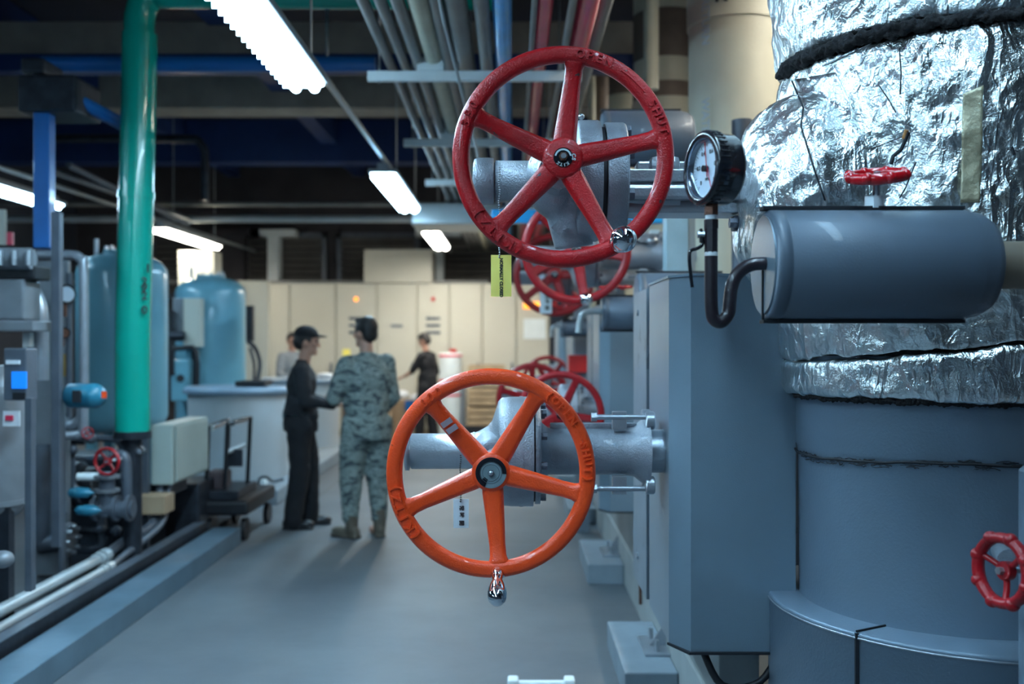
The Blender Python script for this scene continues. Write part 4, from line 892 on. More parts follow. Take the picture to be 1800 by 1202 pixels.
def patch(left, right, name, m, nu=14, off=.004):
    vs = []; nv = 28
    def at(pl, s_):
        x = s_*(len(pl)-1); i_ = min(int(x), len(pl)-2); f = x-i_; return pl[i_][0]*(1-f)+pl[i_+1][0]*f, pl[i_][1]*(1-f)+pl[i_+1][1]*f
    for j in range(nv+1):
        a = at(left, j/nv); b = at(right, j/nv)
        for i_ in range(nu+1):
            h = hit(a[0]+(b[0]-a[0])*i_/nu, a[1]+(b[1]-a[1])*i_/nu)
            if not h: return
            vs.append(h[0]+(h[1] if h[1].y < 0 else -h[1])*off)
    fs = [[j*(nu+1)+i_, j*(nu+1)+i_+1, (j+1)*(nu+1)+i_+1, (j+1)*(nu+1)+i_] for j in range(nv) for i_ in range(nu)]
    o = MB().add(vs, fs).build(name, m, t); so = o.modifiers.new('s', 'SOLIDIFY'); so.thickness = .002
TAPE = foil_mat('smooth_foil_tape', (.72, .76, .78), False, .7)
TAN = mat('aged_tan_tape', (.42, .38, .26), .42, .35, .25, 14, .8, 60)
patch([(1398, 140), (1420, 210), (1437, 290), (1455, 356)], [(1470, 128), (1500, 190), (1522, 260), (1528, 352)], 'foil_tape', TAPE)
patch([(1693, 165), (1690, 250), (1688, 356)], [(1728, 150), (1726, 250), (1722, 356)], 'tan_tape', TAN, 8)
patch([(1560, 45), (1500, 70), (1440, 100)], [(1570, 62), (1508, 90), (1448, 118)], 'foil_tape', TAPE, 6)
crease([(1392, 142), (1412, 190), (1408, 222), (1432, 300), (1452, 358)], .0028, 'dark_crease', SEAM)
crease([(1530, 262), (1600, 235), (1594, 270), (1570, 288)], .0012, 'dark_crease', SEAM)
crease([(1597, 232), (1585, 262), (1570, 275), (1566, 290)], .0055, 'tear', SEAM)
crease([(1594, 228), (1588, 246)], .006, 'rust_patch', mat('rust_brown', (.42, .19, .06), .7))
crease([(1350, 140), (1325, 165), (1305, 205)], .004, 'dark_crease', SEAM)
crease([(1470, 74), (1462, 100), (1448, 112)], .0022, 'dark_crease', SEAM)
crease([(1545, 150), (1562, 175), (1576, 200)], .0016, 'dark_crease', SEAM)
crease([(1581, 85), (1584, 130), (1582, 170)], .002, 'dark_crease', SEAM)
crease([(1759, 140), (1752, 240), (1738, 350)], .0012, 'stitched_seam', SEAM)
crease([(1778, 258), (1783, 274)], .004, 'pin_hole', SEAM)
crease([(1770, 262), (1792, 266)], .0012, 'pin_hole', SEAM)
crease([(1610, 285), (1592, 330), (1580, 350)], .002, 'dark_crease', SEAM)

# foil seams: stitched ridges and a strap over the elbow
# ---------------------------------------------------------------- handwheels
def arc_text(mb, s, Rm, a0, size, ccw=False, step=None, yf=-.02, raise_=.004):
    # letters laid round the rim; a0 = centre angle in degrees; outward tops when ccw False
    step = step or size*.80/Rm
    n = len(s)
    for i, ch in enumerate(s):
        a = math.radians(a0)+((n-1)/2-i)*step*(1 if not ccw else -1)
        q = text_mb(ch, size, raise_, .0007)
        rot = a-PI/2 if not ccw else a+PI/2
        M = Matrix.Translation((Rm*math.cos(a), yf, Rm*math.sin(a)))@FACE@Matrix.Rotation(rot, 4, 'Z')
        q.xf(M); mb.add(q.v, q.f, False)
def handwheel(t, c, R, base, m, knob=None, hubm=None, texts=(), plate='small', detail=True, dish=.03):
    c = Vector(c); MT = Matrix.Translation(c)
    w = .078*R; d = .062*R
    sec = [(-w, -.2*d), (-w*.75, -d*.85), (-w*.35, -d*1.0), (w*.35, -d*1.0), (w*.78, -d*.8), (w, -.15*d), (w*.95, d*.5), (w*.6, d), (-w*.6, d), (-w*.95, d*.5)]
    rim = MB().sweep(R-w, sec, (0, 0, 0), 120 if detail else 64).xf(MT).build('handwheel', m, t)
    hy = dish
    for k in range(5):
        a = math.radians(base+72*k); ca, sa = math.cos(a), math.sin(a)
        prof = [(.10, .105, hy, .07), (.20, .108, hy, .07), (.45, .095, hy*.8, .062), (.70, .082, hy*.45, .055), (.80, .085, hy*.2, .052), (.845, .10, .0, .05), (.875, .135, 0, .045), (.90, .17, 0, .03)]
        vs = []; fs = []
        ring = [(-1, -.1), (-.62, -1), (.62, -1), (1, -.1), (.8, 1), (-.8, 1)]
        for (r, hw, yy, dd) in prof:
            for (u_, v_) in ring:
                x_ = R*hw*u_; vs.append((R*r*ca-x_*sa, yy+R*dd*v_, R*r*sa+x_*ca))
        for i_ in range(len(prof)-1):
            for j in range(6): fs.append([i_*6+j, i_*6+(j+1) % 6, (i_+1)*6+(j+1) % 6, (i_+1)*6+j])
        fs += [list(range(6)), list(range((len(prof)-1)*6, len(prof)*6))]
        s = MB().add(vs, fs, False).xf(MT)
        o = s.build('spoke', m, rim)
        if detail:
            bv = o.modifiers.new('b', 'BEVEL'); bv.width = .012*R/.3; bv.segments = 3; bv.limit_method = 'ANGLE'; bv.angle_limit = .5
            o.data.polygons.foreach_set('use_smooth', [True]*len(o.data.polygons))
    MB().lathe((0, hy-.085*R, 0), (0, 1, 0), [(0, .0), (0, .155*R), (.012*R, .178*R), (.03*R, .185*R), (.14*R, .185*R), (.2*R, .17*R), (.32*R, .12*R)], 48, True).xf(MT).build('hub', m, rim)
    yf = hy-.085*R
    if plate == 'small':
        MB().cyl((0, yf-.003, 0), (0, yf+.001, 0), .088*R, None, 36).xf(MT).build('black_washer', BLACKG, rim)
        q = MB()
        for k in range(14):
            a0 = math.radians(10+k*160/14); a1 = math.radians(10+(k+1)*160/14)
            q.add([(.062*R*math.cos(a0), yf-.0045, .062*R*math.sin(a0)), (.078*R*math.cos(a0), yf-.0045, .078*R*math.sin(a0)), (.078*R*math.cos(a1), yf-.0045, .078*R*math.sin(a1)), (.062*R*math.cos(a1), yf-.0045, .062*R*math.sin(a1))], [[0, 1, 2, 3]], False)
        q.xf(MT).build('pale_arc_mark', INKG, rim)
        if detail:
            q = MB(); arc_text(q, 'KITZ', .068*R, -92, .011, False, None, yf-.0035, .0005); q.xf(MT).build('plate_lettering', INKG, rim)
            q = MB(); arc_text(q, 'CS', .095*R, 0, .014, False, .35, yf-.0035, .0005); q.xf(MT).build('plate_lettering', INKG, rim)
        MB().cyl((0, yf-.02, 0), (0, yf, 0), .040*R, None, 6, False).xf(MT).build('spindle_nut', BRASS, rim)
        MB().cyl((0, yf-.026, 0), (0, yf, 0), .024*R, None, 16).xf(MT).build('spindle_end', BOLT, rim)
    else:
        MB().cyl((0, yf-.004, 0), (0, yf+.001, 0), .148*R, None, 48).xf(MT).build('dial_plate', mat('grey_plate', (.20, .27, .30), .4, .2), rim)
        q = MB(); A = [math.radians(-4+k*250/40) for k in range(41)]
        for k in range(40):
            a0, a1 = A[k], A[k+1]
            for (r0, r1) in ((.108*R, .148*R),):
                q.add([(r_*math.cos(a), yf-y_, r_*math.sin(a)) for a in (a0, a1) for r_ in (r0, r1) for y_ in (.003, .0055)], [[1, 3, 7, 5], [0, 4, 6, 2], [0, 1, 5, 4], [2, 6, 7, 3]], False)
        q.xf(MT).build('black_ring', BLACKG, rim)
        q = MB()
        for k in range(6):
            a0 = math.radians(215+k*5); a1 = math.radians(220+k*5)
            q.add([(r_*math.cos(a), yf-.0045, r_*math.sin(a)) for a, r_ in ((a0, .07*R), (a0, .11*R), (a1, .11*R), (a1, .07*R))], [[0, 1, 2, 3]], False)
        q.xf(MT).build('black_index', BLACKG, rim)
        for rr in (.078*R, .100*R): MB().sweep(rr, [(0, yf-.0045), (.0008, yf-.0052), (.0016, yf-.0045)], (0, 0, 0), 64).xf(MT).build('engraved_circle', MACH, rim)
        MB().cyl((0, yf-.012, 0), (0, yf, 0), .032*R, None, 6, False).xf(MT).build('spindle_nut', MACH, rim)
        MB().lathe((0, yf-.016, 0), (0, 1, 0), [(0, 0), (0, .018*R), (.004, .024*R), (.016, .024*R)], 16).xf(MT).build('spindle_end', BOLT, rim)
    for (s, a0, ccw, sz) in texts:
        q = MB(); arc_text(q, s, R-w, a0, sz*1.1, ccw, None, -d, .0048)
        q.xf(MT).build('raised_lettering', m, rim)
    if knob:
        ka, kind = knob; a = math.radians(ka); p = Vector((c.x+.925*R*math.cos(a), c.y-d, c.z+.925*R*math.sin(a)))
        if kind == 'ball':
            kb = MB().lathe(p+Vector((0, .0, 0)), (0, -1, 0), [(0, .026*R/.3), (.006, .030*R/.3), (.010, .024*R/.3), (.02, .016*R/.3), (.05, .014*R/.3)], 28); kb.sphere(p+Vector((0, -.075*R/.3, 0)), .035*R/.3, 32, 20)
            kb.build('crank_knob', CHROME, rim)
        else:
            dr = Vector((0, -.75, -.12)).normalized()
            MB().lathe(p+Vector((0, .01, -.0)), (0, -.80, -.42), [(0, .014), (.02, .016), (.022, .02), (.028, .017), (.045, .014), (.06, .020), (.08, .0255), (.10, .0275), (.118, .0255), (.130, .018), (.136, .008), (.137, 0)], 32).build('crank_knob', CHROME, rim)
    return rim

GV = 'cast valves along the exchangers'
# --- big red valve
Y1 = 2.69; c1 = PX(990, 276, Y1); R1 = 195/1750*Y1
YB = 3.10
v = thing('gate_valve', (c1.x, YB, c1.z-.19), 'big upper gate valve with the large red five-spoke handwheel', 'valve', GV)
handwheel(v, c1, R1, 11, RED, (-56.5, 'ball'), texts=(('OPEN', 72.5, False, .030), ('SHUT', 22.5, False, .030), ('350', 156, False, .030), ('(KITZ)', 229, False, .034)))
for a0, a1 in ((62, 36),):     # arrow line cast between the two words
    q = MB()
    for k in range(10):
        a = math.radians(a0-6+(a1-a0+8)*k/10); a_ = math.radians(a0-6+(a1-a0+8)*(k+1)/10); r_ = R1*.922
        q.tube([(c1.x+r_*math.cos(a), c1.y-.0195, c1.z+r_*math.sin(a)), (c1.x+r_*math.cos(a_), c1.y-.0195, c1.z+r_*math.sin(a_))], .0022, 6, 1)
    q.build('cast_arrow', RED, v)
def u(px): return (px-978)/1750*YB
ax = (c1.x, YB, c1.z)
MB().lathe(ax, (1, 0, 0), [(u(832), .055), (u(834), .068), (u(840), .073), (u(866), .073), (u(868), .070)], 48).build('end_cap', CAST, v)
MB().lathe(ax, (1, 0, 0), [(u(868), .058), (u(871), .058), (u(871), .064), (u(930), .064), (u(936), .072), (u(945), .08)], 48).build('inlet_pipe', CAST, v)
bm_ = MB().lathe(ax, (1, 0, 0), [(u(935), .06), (u(940), .085), (u(955), .10), (u(990), .12), (u(1010), .15), (u(1020), .14)], 40)
bm_.sphere((c1.x+.0, YB-.02, c1.z), (.10, .13, .12), 24, 16)
bm_.cyl((c1.x+.03, YB-.02, c1.z-.02), (c1.x+.055, YB-.0, c1.z-.205), .085, .06, 28)
bm_.cyl((c1.x, YB, c1.z), (c1.x, YB-.22, c1.z), .07, .06, 28)
fuse(bm_, 'body', .007, CAST, v, 4)
MB().lathe(ax, (1, 0, 0), [(u(1010), .15), (u(1013), .182), (u(1017), .187), (u(1048), .187), (u(1052), .184)], 72).build('body_flange', CAST, v)
MB().lathe(ax, (1, 0, 0), [(u(1050), .166), (u(1062), .166)], 64).build('gasket', SEAM, v)
MB().lathe(ax, (1, 0, 0), [(u(1060), .176), (u(1062), .180), (u(1092), .180), (u(1096), .176), (u(1097), .12)], 72).build('bonnet_flange', CAST, v)
for k in range(8):
    b = MB(); a = PI/8+k*PI/4; p = (c1.x+u(1046), YB+.155*math.cos(a), c1.z+.155*math.sin(a)); b.cyl(p, (c1.x+u(1105), p[1], p[2]), .011, None, 12); bolt(b, (c1.x+u(1096), p[1], p[2]), (1, 0, 0), .019, .016); bolt(b, (c1.x+u(1052), p[1], p[2]), (-1, 0, 0), .019, .012)
    b.build('flange_bolt', DARKCAST, v)
MB().cyl((c1.x, Y1+.02, c1.z), (c1.x, YB-.1, c1.z), .026, None, 20).build('spindle', STEEL, v)
MB().cyl((c1.x, YB-.24, c1.z), (c1.x, YB-.16, c1.z), .062, None, 8, False).build('gland_nut', CAST, v)
q = MB().box((0, 0, 0), (.035, .008, .035), 0, 0, Matrix.Rotation(PI/4, 3, 'Y')).xf(Matrix.Translation(PX(983, 400, YB-.085))); q.build('diamond_mark', CAST, v)
hexn = MB()
for (px, py) in ((945, 305), (932, 292)): hexn.cyl(PX(px, py, YB-.06), PX(px+14, py, YB-.06), .018, None, 6, False)
hexn.build('side_plug', CAST, v)
for (px, py) in ((1022, 205), (1026, 220)): MB().sphere(PX(px, py, 3.1), .010, 12, 8).build('top_plug', BOLT, v)
# yoke beam towards the foil elbow
yk = MB(); x0 = u(1095)+c1.x; x1 = XX(1352, YB)+.02
def yb_(pa, pb, d0, d1, xa=None, bev=.004): yk.bb((xa if xa is not None else x0, YB+d0, ZZ(pb, YB)), (x1, YB+d1, ZZ(pa, YB)), bev)
yb_(304, 326, -.075, .09); yb_(326, 332, -.062, .08); yb_(331, 358, -.085, .10, None, .012); yb_(358, 378, -.055, .09)
yk.bb((XX(1140, YB), YB-.05, ZZ(306, YB)), (XX(1192, YB), YB+.05, ZZ(278, YB)), .018)
yk.bb((XX(1120, YB), YB-.01, ZZ(306, YB)), (XX(1260, YB), YB+.07, ZZ(284, YB)), .006)
yk.bb((XX(1265, YB), YB-.06, ZZ(306, YB)), (XX(1330, YB), YB+.05, ZZ(268, YB)), .006)
yk.build('yoke_beam', STEEL, v)
MB().lathe((c1.x, YB-.02, ZZ(345, YB)), (1, 0, 0), [(u(1100), .045), (u(1160), .05), (u(1190), .05)], 32).build('nozzle', STEEL, v)
lg = MB().bb(PX(1290, 404, YB-.04), PX(1332, 378, YB-.04)+Vector((0, .05, 0)), .006); lg.cyl(PX(1296, 392, YB-.05), PX(1282, 392, YB-.05), .016, None, 6, False)
lg.build('support_lug', DARKCAST, v)
# bead chain and yellow tag
def tag_(px0, px1, py0, py1, Y, pipe_py, m, name, label, txt, sz, chm, chain_x):
    t = thing(name, PX((px0+px1)/2, py1, Y), label, 'tag')
    a = PX(px0, py1, Y); b = PX(px1, py0, Y)
    MB().bb(a, b+Vector((0, .0015, 0))).build('plate', m, t)
    ch = MB(); x = XX(chain_x, Y); z = ZZ(pipe_py, Y); zb = ZZ(py0+4, Y); n = int((z-zb)/.0068)
    for k in range(n+1): ch.sphere((x+.0015*math.sin(k*.7), Y-.003, zb+k*.0068), .0029, 8, 6)
    ch.build('bead_chain', chm, t)
    for (s, px, py, bold) in txt:
        text_mb(s, sz, .0004, bold).xf(Matrix.Translation(PX(px, py, Y)+Vector((0, -.0008, 0)))@FACE@Matrix.Rotation(-PI/2, 4, 'Z')).build('printed_text', INK, t)
    return t
tag_(863, 899, 448, 521, YB-.085, 292, YELTAG, 'yellow_tag', 'yellow tag reading NORMALLY CLOSED hung below the red handwheel', [('NORMALLY CLOSED', 881, 488, .0006)], .0128, BOLT, 877.5)

# --- orange valve and its smaller kin
def low_valve(c, R, YB, base, m, label, knob, texts=(), plate='big', detail=True, k=1.0, xend=1.2):
    v = thing('gate_valve', (c.x, YB, c.z-.19*k), label, 'valve', GV)
    handwheel(v, c, R, base, m, knob, texts=texts, plate=plate, detail=detail)
    ax = (c.x, YB, c.z); s = .001886*k
    MB().lathe(ax, (1, 0, 0), [(-157*s, 24*s), (-156*s, 34*s), (-150*s, 34*s), (-149*s, 27*s), (-146*s, 27*s), (-146*s, 31*s), (-45*s, 31*s), (-35*s, 34*s)], 48).build('inlet_pipe', STEEL, v)
    MB().lathe(ax, (1, 0, 0), [(-40*s, 31*s), (-28*s, 35*s), (-12*s, 44*s), (-4*s, 54*s), (2*s, 72*s), (7*s, 88*s), (13*s, 94*s), (30*s, 96*s), (68*s, 96*s)], 64).build('body', CAST, v)
    MB().lathe(ax, (1, 0, 0), [(44*s, 97*s), (50*s, 97*s)], 64).build('cast_rib', CAST, v)
    MB().lathe(ax, (1, 0, 0), [(68*s, 88*s), (71*s, 88*s)], 64).build('gasket', SEAM, v)
    MB().lathe(ax, (1, 0, 0), [(71*s, 92*s), (80*s, 92*s), (82*s, 60*s)], 64).build('bonnet_flange', CAST, v)
    MB().lathe(ax, (1, 0, 0), [(80*s, 60*s), (84*s, 50*s), (95*s, 41*s), (225*s, 41*s), (245*s, 44*s), (262*s, 58*s), (270*s, 60*s)], 56).build('outlet_neck', CAST, v)
    MB().bb((c.x+98*s, YB-.012, c.z+40*s), (c.x+250*s, YB+.012, c.z+50*s), .003).build('top_rib', CAST, v)
    for q in range(10):
        a = .2+q*PI/5; p = Vector((0, 80*s*math.cos(a), 80*s*math.sin(a)))+Vector(ax)
        bolt(MB(), p+Vector((66*s, 0, 0)), (1, 0, 0), .013*k, .016*k+16*s).build('flange_bolt', DARKCAST, v)
    for sg in (1, -1):
        for yy in (-.05, .05): MB().cyl((c.x+262*s, YB+yy*k, c.z+sg*56*s), (c.x+278*s, YB+yy*k, c.z+sg*56*s), .030*k, None, 24, True, .004).build('lug', STEEL, v)
        MB().cyl((c.x+175*s, YB-.05*k, c.z+sg*62*s), (c.x+262*s, YB-.05*k, c.z+sg*62*s), .009*k, None, 12).build('swing_bolt', STEEL, v); bolt(MB(), (c.x+178*s, YB-.05*k, c.z+sg*62*s), (-1, 0, 0), .016*k, .018*k).build('nut', STEEL, v)
        MB().bb((c.x+205*s, YB-.055*k, c.z+sg*40*s), (c.x+230*s, YB-.03*k, c.z+sg*72*s), .003).build('clamp_plate', STEEL, v)
    MB().cyl((c.x+255*s, YB, c.z), (xend, YB, c.z), 38*s, None, 32).build('outlet_pipe', STEEL, v)
    MB().bb((c.x+250*s, YB-.07*k, c.z-3*s), (c.x+272*s, YB+.07*k, c.z+5*s), .002).build('end_plate', STEEL, v)
    MB().cyl((c.x, c.y+.02, c.z), (c.x, YB, c.z), .028*k, None, 18).build('spindle', STEEL, v)
    MB().lathe((c.x, YB-.17*k, c.z), (0, 1, 0), [(0, .04*k), (.0, .055*k), (.03*k, .062*k), (.12*k, .075*k)], 32).build('gland_neck', CAST, v)
    return v
Y2 = 2.87; c2 = PX(863, 831, Y2); R2 = 184/1750*Y2
vo = low_valve(c2, R2, 3.44, -13, ORANGE, 'lower gate valve with the large orange handwheel and white tag', (-86, 'egg'), (('600', 128, False, .030), ('(OPEN', 43, False, .028), ('SHUT)', 7, False, .028), ('(KITZ)', 204, False, .034)), k=1.04, xend=.522)
q = MB()
for k in range(8):
    a = math.radians(33-k*1.8); a_ = math.radians(33-(k+1)*1.8); r_ = R2*.922
    q.tube([(c2.x+r_*math.cos(a), c2.y-.0195, c2.z+r_*math.sin(a)), (c2.x+r_*math.cos(a_), c2.y-.0195, c2.z+r_*math.sin(a_))], .0022, 6, 1)
q.build('cast_arrow', ORANGE, vo)
for r_ in (.56, .64):      # grey tape marks on the upper left spoke
    a = math.radians(131); p = Vector((c2.x+R2*r_*math.cos(a), c2.y-.0, c2.z+R2*r_*math.sin(a)))
    MB().box((0, 0, 0), (.0165, .003, .034), 0, 0, Matrix.Rotation(-a+.12, 3, 'Y')).xf(Matrix.Translation(p+Vector((0, -.0145+(.64-r_)*.03*0, 0)))).build('grey_tape_mark', PATINA, vo)
tag_(797, 824, 877, 928, 3.235, 800, WHTAG, 'white_tag', 'white tag with three black characters hung inside the orange wheel', [('常', 811, 893, .0005), ('時', 811, 905, .0005), ('開', 811, 919, .0005)], .0175, BLACK, 809.5)
low_valve(PX(985, 730, 5.6), 78/1750*5.6, 5.98, -7, DRED, 'first red-wheeled valve behind the orange wheel', None, (), 'small', False, .9, .53)
low_valve(PX(937, 702, 7.4), 65/1750*7.4, 7.8, 20, DRED, 'second red-wheeled valve behind the orange wheel, farther left', None, (), 'small', False, .9)
low_valve(PX(962, 670, 10.2), 45/1750*10.2, 10.6, 50, DRED, 'small farthest red-wheeled valve, uppermost of the lower row', None, (), 'small', False, .9)
low_valve(PX(1013, 438.6, 5.33), 97/1750*5.33, 5.75, -80, DRED, 'second upper red-wheeled valve below the big red wheel', (-80, 'ball'), (), 'small', False, 1.0)
low_valve(PX(975, 483, 7.9), 73/1750*7.9, 8.3, -70, DRED, 'third upper red-wheeled valve with a white tag', None, (), 'small', False, 1.0)
low_valve(PX(990, 500, 10.5), 45/1750*10.5, 10.9, 30, DRED, 'farthest upper red-wheeled valve', None, (), 'small', False, 1.0)
tag_(949, 970, 512, 551, 7.84, 470, WHTAG, 'white_tag', 'white tag dangling by the far upper red wheels', [('常', 961, 521, .001), ('時', 961, 530, .001), ('開', 961, 541, .001)], .038, BLACK, 958)
# steel yoke beam for the second upper valve
t = thing('yoke_beam', (XX(1135, 5.75), 5.75, ZZ(470, 5.75)), 'grooved grey beam joining the second red-wheeled valve to its exchanger', 'beam')
for (a, b_) in ((431, 446), (449, 457), (459, 467)): MB().bb(PX(1108, b_, 5.7), PX(1172, a, 5.7)+Vector((0, .12, 0)), .004).build('rail', STEEL, t)
MB().sphere(PX(1148, 424, 5.7), (.04, .04, .03), 14, 9).build('cap_nut', BOLT, t)
MB().bb(PX(1142, 484, 5.72), PX(1158, 467, 5.72)+Vector((0, .05, 0)), .004).build('lug', MACH, t)
MB().lathe(PX(1160, 470, 5.8)+Vector((0, .05, 0)), (0, 0, 1), [(-.3, .06), (-.1, .06), (.05, .03)], 16).build('leg', MACH, t)
# little red levers on the far pots
small_wheel(1095, 504, 5.4, .055, (0, .1, -1), 'tiny red handwheel above the lower far slate cylinder', SRED, 0, .08)
small_wheel(1066, 505, 5.6, .045, (0, .1, -1), 'tinier red handwheel farther along the slate cylinders', SRED, 0, .08)

# white frame just entering at the bottom edge
t = thing('floor_bracket', (.12, 4.6, 0), 'white plastic bracket on the floor at the bottom edge', 'bracket')
MB().bb((-.02, 4.58, .0), (.27, 4.62, .035), .01).build('bar', WHITEP, t)
for x in (-.02, .24): MB().bb((x, 4.56, 0), (x+.05, 4.64, .05), .012).build('end_clip', WHITEP, t)
MB().tube([(.88, 3.25, .60), (.80, 3.22, .50), (.68, 3.22, .49), (.62, 3.25, .60)], .012, 10, 5).build('cable_loop', BLACK, label='black cable loop hanging under the nearest exchanger', cat='cable')

# ---------------------------------------------------------------- people
def hand(mb, p, d, up, s=1.0, curl=.4):
    d = Vector(d).normalized(); up = Vector(up).normalized(); sd = d.cross(up).normalized()
    M = Matrix((sd, d, up)).transposed()
    mb.sphere(p+d*.045*s, (.040*s, .052*s, .016*s), 14, 10, M)
    for j, ln in enumerate((.068, .078, .072, .056)):
        o = sd*(j-1.5)*.020*s; a = p+d*.085*s+o; b = a+(d-up*curl*.5)*ln*.5*s; c = b+(d*.7-up*curl)*ln*.5*s
        mb.cap(a, b, .0088*s, .0085*s, 8); mb.cap(b, c, .0085*s, .007*s, 8)
    a = p+d*.03*s-sd*.034*s; b = a+(d*.6-sd*.7)*.045*s; mb.cap(a, b, .011*s, .0095*s, 8); mb.cap(b, b+(d-sd*.1)*.028*s, .0095*s, .008*s, 8)
def person(loc, face, H, label, shirt, trou, shoes, arms, hair='short', legs=None, head_yaw=0, head_pitch=0, cap=False, jacket=.80, wide=1.0, sleeve=1.0, boots=False, lean=0, bulk=1.0):
    s = H/1.78; root_loc = Vector(loc); Rz = Matrix.Rotation(face, 4, 'Z')
    legs = legs or [((.10, 0), 0), ((-.10, 0), 0)]
    A = []
    def V(x, y, z): return Vector((x, y+lean*max(0, z-.95), z))
    hip = [V(.095, 0, .93), V(-.095, 0, .93)]
    sh = [V(.165*wide, 0, 1.405), V(-.165*wide, 0, 1.405)]
    neck = V(0, -.005, 1.47); hc = V(0, .025, 1.655)
    MT = Matrix.Translation(root_loc)@Rz@Matrix.Scale(s, 4)
    HR = Matrix.Translation(hc)@Matrix.Rotation(head_yaw, 4, 'Z')@Matrix.Rotation(head_pitch, 4, 'X')@Matrix.Translation(-hc)
    # body (one continuous surface)
    b = MB()
    b.sphere(V(0, 0, .95), (.15, .10, .12)); b.sphere(V(0, 0, 1.12), (.135, .09, .16)); b.sphere(V(0, 0, 1.30), (.155*wide, .10, .17)); b.cap(sh[0], sh[1], .06, .06)
    b.cap(neck-Vector((0, 0, .06)), hc-Vector((0, 0, .06)), .058, .052)
    for i_, (ft, _) in enumerate(legs):
        an = Vector((ft[0], ft[1], .09)); kn = (hip[i_]+an)/2+Vector((0, .03, .03)); b.cap(hip[i_], kn, .08, .055); b.cap(kn, an, .055, .04); b.cap(an+Vector((0, -.02, -.04)), an+Vector((0, .14, -.055)), .035, .03)
    for i_, (el, wr, hd) in enumerate(arms):
        el = Vector(el); wr = Vector(wr); b.cap(sh[i_], el, .048, .038); b.cap(el, wr, .038, .027)
        hand(b, wr, hd, (0, 0, 1) if abs(Vector(hd).z) < .8 else (0, 1, 0))
    h = MB(); h.sphere(hc+Vector((0, 0, .02)), (.076, .095, .105), 20, 14); h.sphere(hc+Vector((0, .035, -.055)), (.055, .058, .062), 16, 12)
    h.sphere(hc+Vector((0, .082, -.095)), (.026, .022, .02)); h.cap(hc+Vector((0, .098, .015)), hc+Vector((0, .118, -.03)), .010, .015)
    h.sphere(hc+Vector((0, .088, .04)), (.055, .02, .014)); h.sphere(hc+Vector((0, .092, -.066)), (.024, .012, .008))
    for sg in (1, -1): h.sphere(hc+Vector((sg*.078, .0, -.01)), (.010, .020, .032)); h.sphere(hc+Vector((sg*.042, .075, -.02)), (.022, .02, .02))
    h.xf(HR); b.v += []; b.add(h.v, h.f)
    b.xf(MT)
    body = fuse(b, 'person', .0085, SKIN, None, 2, None, dict(label=label, cat='person'))
    # eyes
    ey = MB()
    for sg in (1, -1): ey.sphere(hc+Vector((sg*.031, .090, .012)), (.013, .008, .008), 12, 8)
    ey.xf(HR).xf(MT).build('eyes', BLACKG, body)
    # hair
    hr = MB(); hr.sphere(hc+Vector((0, -.018, .045)), (.084, .094, .095), 20, 14); hr.sphere(hc+Vector((0, -.05, -.01)), (.072, .058, .07), 16, 12)
    hr.sphere(hc+Vector((0, .045, .095)), (.06, .05, .035))
    for sg in (1, -1): hr.sphere(hc+Vector((sg*.066, .01, .03)), (.016, .04, .045))
    hr.xf(HR).xf(MT); fuse(hr, 'hair', .009, HAIR, body, 2, lambda p: .003*noise.noise(p*60))
    if cap:
        hb = MB(); hb.sphere(hc+Vector((0, -.065, .0)), (.078, .055, .075), 16, 12); hb.xf(HR).xf(MT).build('back_hair', HAIR, body)
        c = MB(); c.sphere(hc+Vector((0, -.008, .075)), (.092, .108, .075), 24, 14); c.sphere(hc+Vector((0, .11, .062)), (.065, .075, .012), 20, 8)
        c.xf(HR).xf(MT); fuse(c, 'cap', .009, BLKCLOTH2, body, 2)
    # shirt
    g_ = MB(); jz = jacket
    g_.sphere(V(0, 0, 1.28), (.185*wide*bulk, .125*bulk, .20), 24, 16); g_.sphere(V(0, 0, 1.10), (.165*wide*bulk, .125*bulk, .20), 24, 16); g_.cap(sh[0]-Vector((.0, 0, .005)), sh[1]-Vector((0, 0, .005)), .068, .068)
    g_.cyl(V(0, 0, 1.10), V(0, 0, jz), .150*wide, .165*wide, 24)
    for sg in (1, -1): g_.cap(neck+Vector((sg*.03, 0, -.03)), sh[0 if sg > 0 else 1]+Vector((0, 0, .005)), .055, .062)
    g_.cyl(neck+Vector((0, 0, -.06)), neck+Vector((0, .005, .03)), .075, .062, 20)
    for i_, (el, wr, hd) in enumerate(arms):
        el = Vector(el); wr = Vector(wr); g_.cap(sh[i_], el, .070*bulk, .060*bulk)
        e2 = el.lerp(wr, .93 if sleeve >= 1 else sleeve)
        if sleeve > .02: g_.cap(el, e2, .060*bulk, .042); g_.cyl(el.lerp(wr, .82) if sleeve >= 1 else el.lerp(wr, sleeve*.8), e2+(wr-el).normalized()*.02, .046, .046, 16)
    # flatten depth a little
    fx = lambda p: .012*noise.noise(Vector((p.x*7, p.y*7, p.z*5)))+.007*noise.noise(p*16)
    g_.xf(MT); so = fuse(g_, 'jacket' if not cap else 'work_shirt', .010, shirt, body, 4, fx)
    q = MB(); q.cyl(V(0, 0, .99), V(0, 0, .86), .148, .155, 24)
    for i_, (ft, _) in enumerate(legs):
        an = Vector((ft[0], ft[1], .06 if not boots else .17)); kn = (hip[i_]+Vector((ft[0], ft[1], .1)))/2+Vector((0, .03, .03))
        q.cap(hip[i_]-Vector((0, 0, .02)), kn, .108*bulk, .090*bulk); q.cap(kn, an, .090*bulk, .066 if boots else .080)
    q.xf(MT); fuse(q, 'trousers', .010, trou, body, 3, fx)
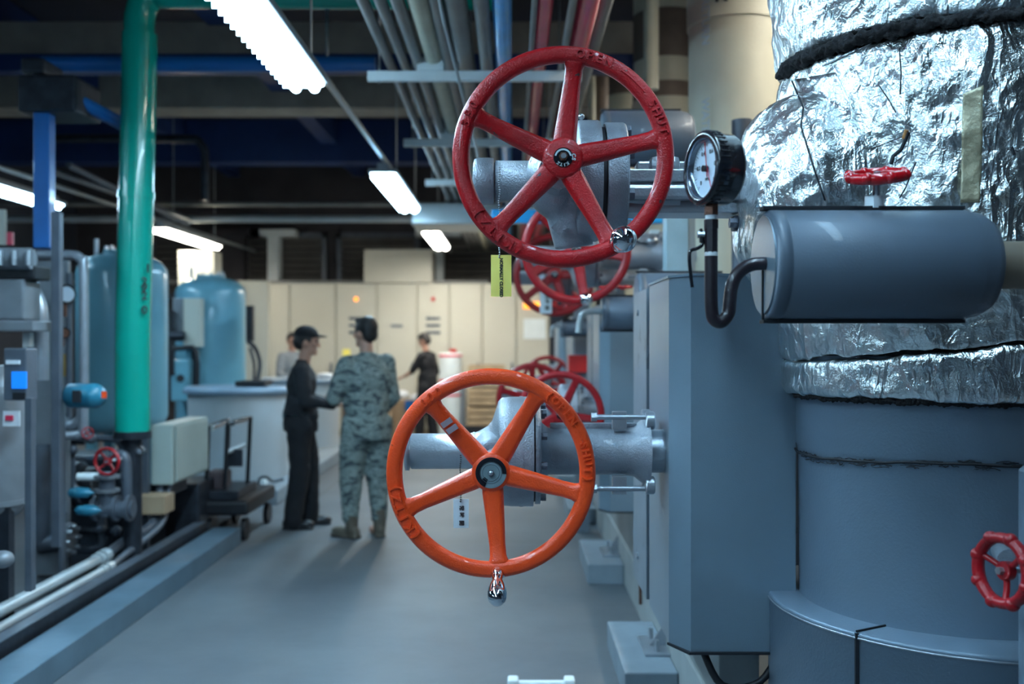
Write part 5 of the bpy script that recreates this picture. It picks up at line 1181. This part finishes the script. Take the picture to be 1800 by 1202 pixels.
    for i_, (ft, yaw) in enumerate(legs):
        f = MB(); Ry = Matrix.Translation(Vector((ft[0], ft[1], 0)))@Matrix.Rotation(yaw, 4, 'Z')
        f.sphere((0, -.045, .052), (.042, .05, .052)); f.sphere((0, .11, .042), (.048, .085, .042)); f.cap(Vector((0, -.04, .05)), Vector((0, .10, .04)), .042, .042)
        if boots: f.cap(Vector((0, -.02, .06)), Vector((0, -.01, .20)), .05, .058)
        f.bb((-.045, -.09, 0), (.045, .185, .025), .01)
        f.xf(Ry).xf(MT); fuse(f, 'boot' if boots else 'shoe', .009, shoes, body, 2)
    if jacket > .9:
        k_ = MB(); k_.cyl(V(0, 0, .985), V(0, 0, 1.02), .160, .158, 28); k_.xf(MT).build('belt', BLACKG, body)
    return body
YC = 8.14
person((XX(645, YC), YC, 0), math.radians(32), 1.80, 'man in grey-green camouflage uniform standing with his back to us', CAMO, CAMO, BOOT,
       [((.225, .0, 1.13), (.22, .20, .99), (-.1, .7, -.5)), ((-.255, .06, 1.14), (-.17, .28, 1.13), (.35, .9, .05))], legs=[((.11, .0), -.3), ((-.12, .06), .45)], head_yaw=.35, wide=1.03, bulk=1.14, boots=True, jacket=.80)
person((XX(528, 8.6), 8.6, 0), math.radians(-82), 1.72, 'man in dark work clothes and black cap facing right', BLKCLOTH, BLKCLOTH2, SHOE,
       [((.22, .06, 1.14), (.13, .30, 1.10), (-.15, .95, 0)), ((-.22, .04, 1.14), (-.14, .28, 1.08), (.2, .95, 0))], legs=[((.09, -.06), -.1), ((-.10, .08), .1)], cap=True, jacket=.97, wide=.97, bulk=1.08, lean=.04, head_pitch=-.08)
person((XX(752, 15.8), 15.8, 0), math.radians(62), 1.74, 'far man in black reaching out an arm by the ivory cabinets', BLKCLOTH2, BLKCLOTH2, SHOE,
       [((.24, .0, 1.14), (.25, .08, .92), (0, .3, -.9)), ((-.20, .16, 1.17), (-.10, .38, 1.08), (.1, .9, -.3))], legs=[((.10, -.05), 0), ((-.10, .10), 0)], head_pitch=-.45, jacket=.86, sleeve=.05, lean=.05)
person((XX(510, 15.2), 15.3, 0), math.radians(-150), 1.74, 'far man in a grey shirt half hidden behind the capped man', GREYCLOTH, BLKCLOTH2, SHOE,
       [((.22, .08, 1.14), (.14, .26, 1.06), (0, .9, 0)), ((-.22, .08, 1.14), (-.14, .26, 1.06), (0, .9, 0))], jacket=.9, head_pitch=-.2)
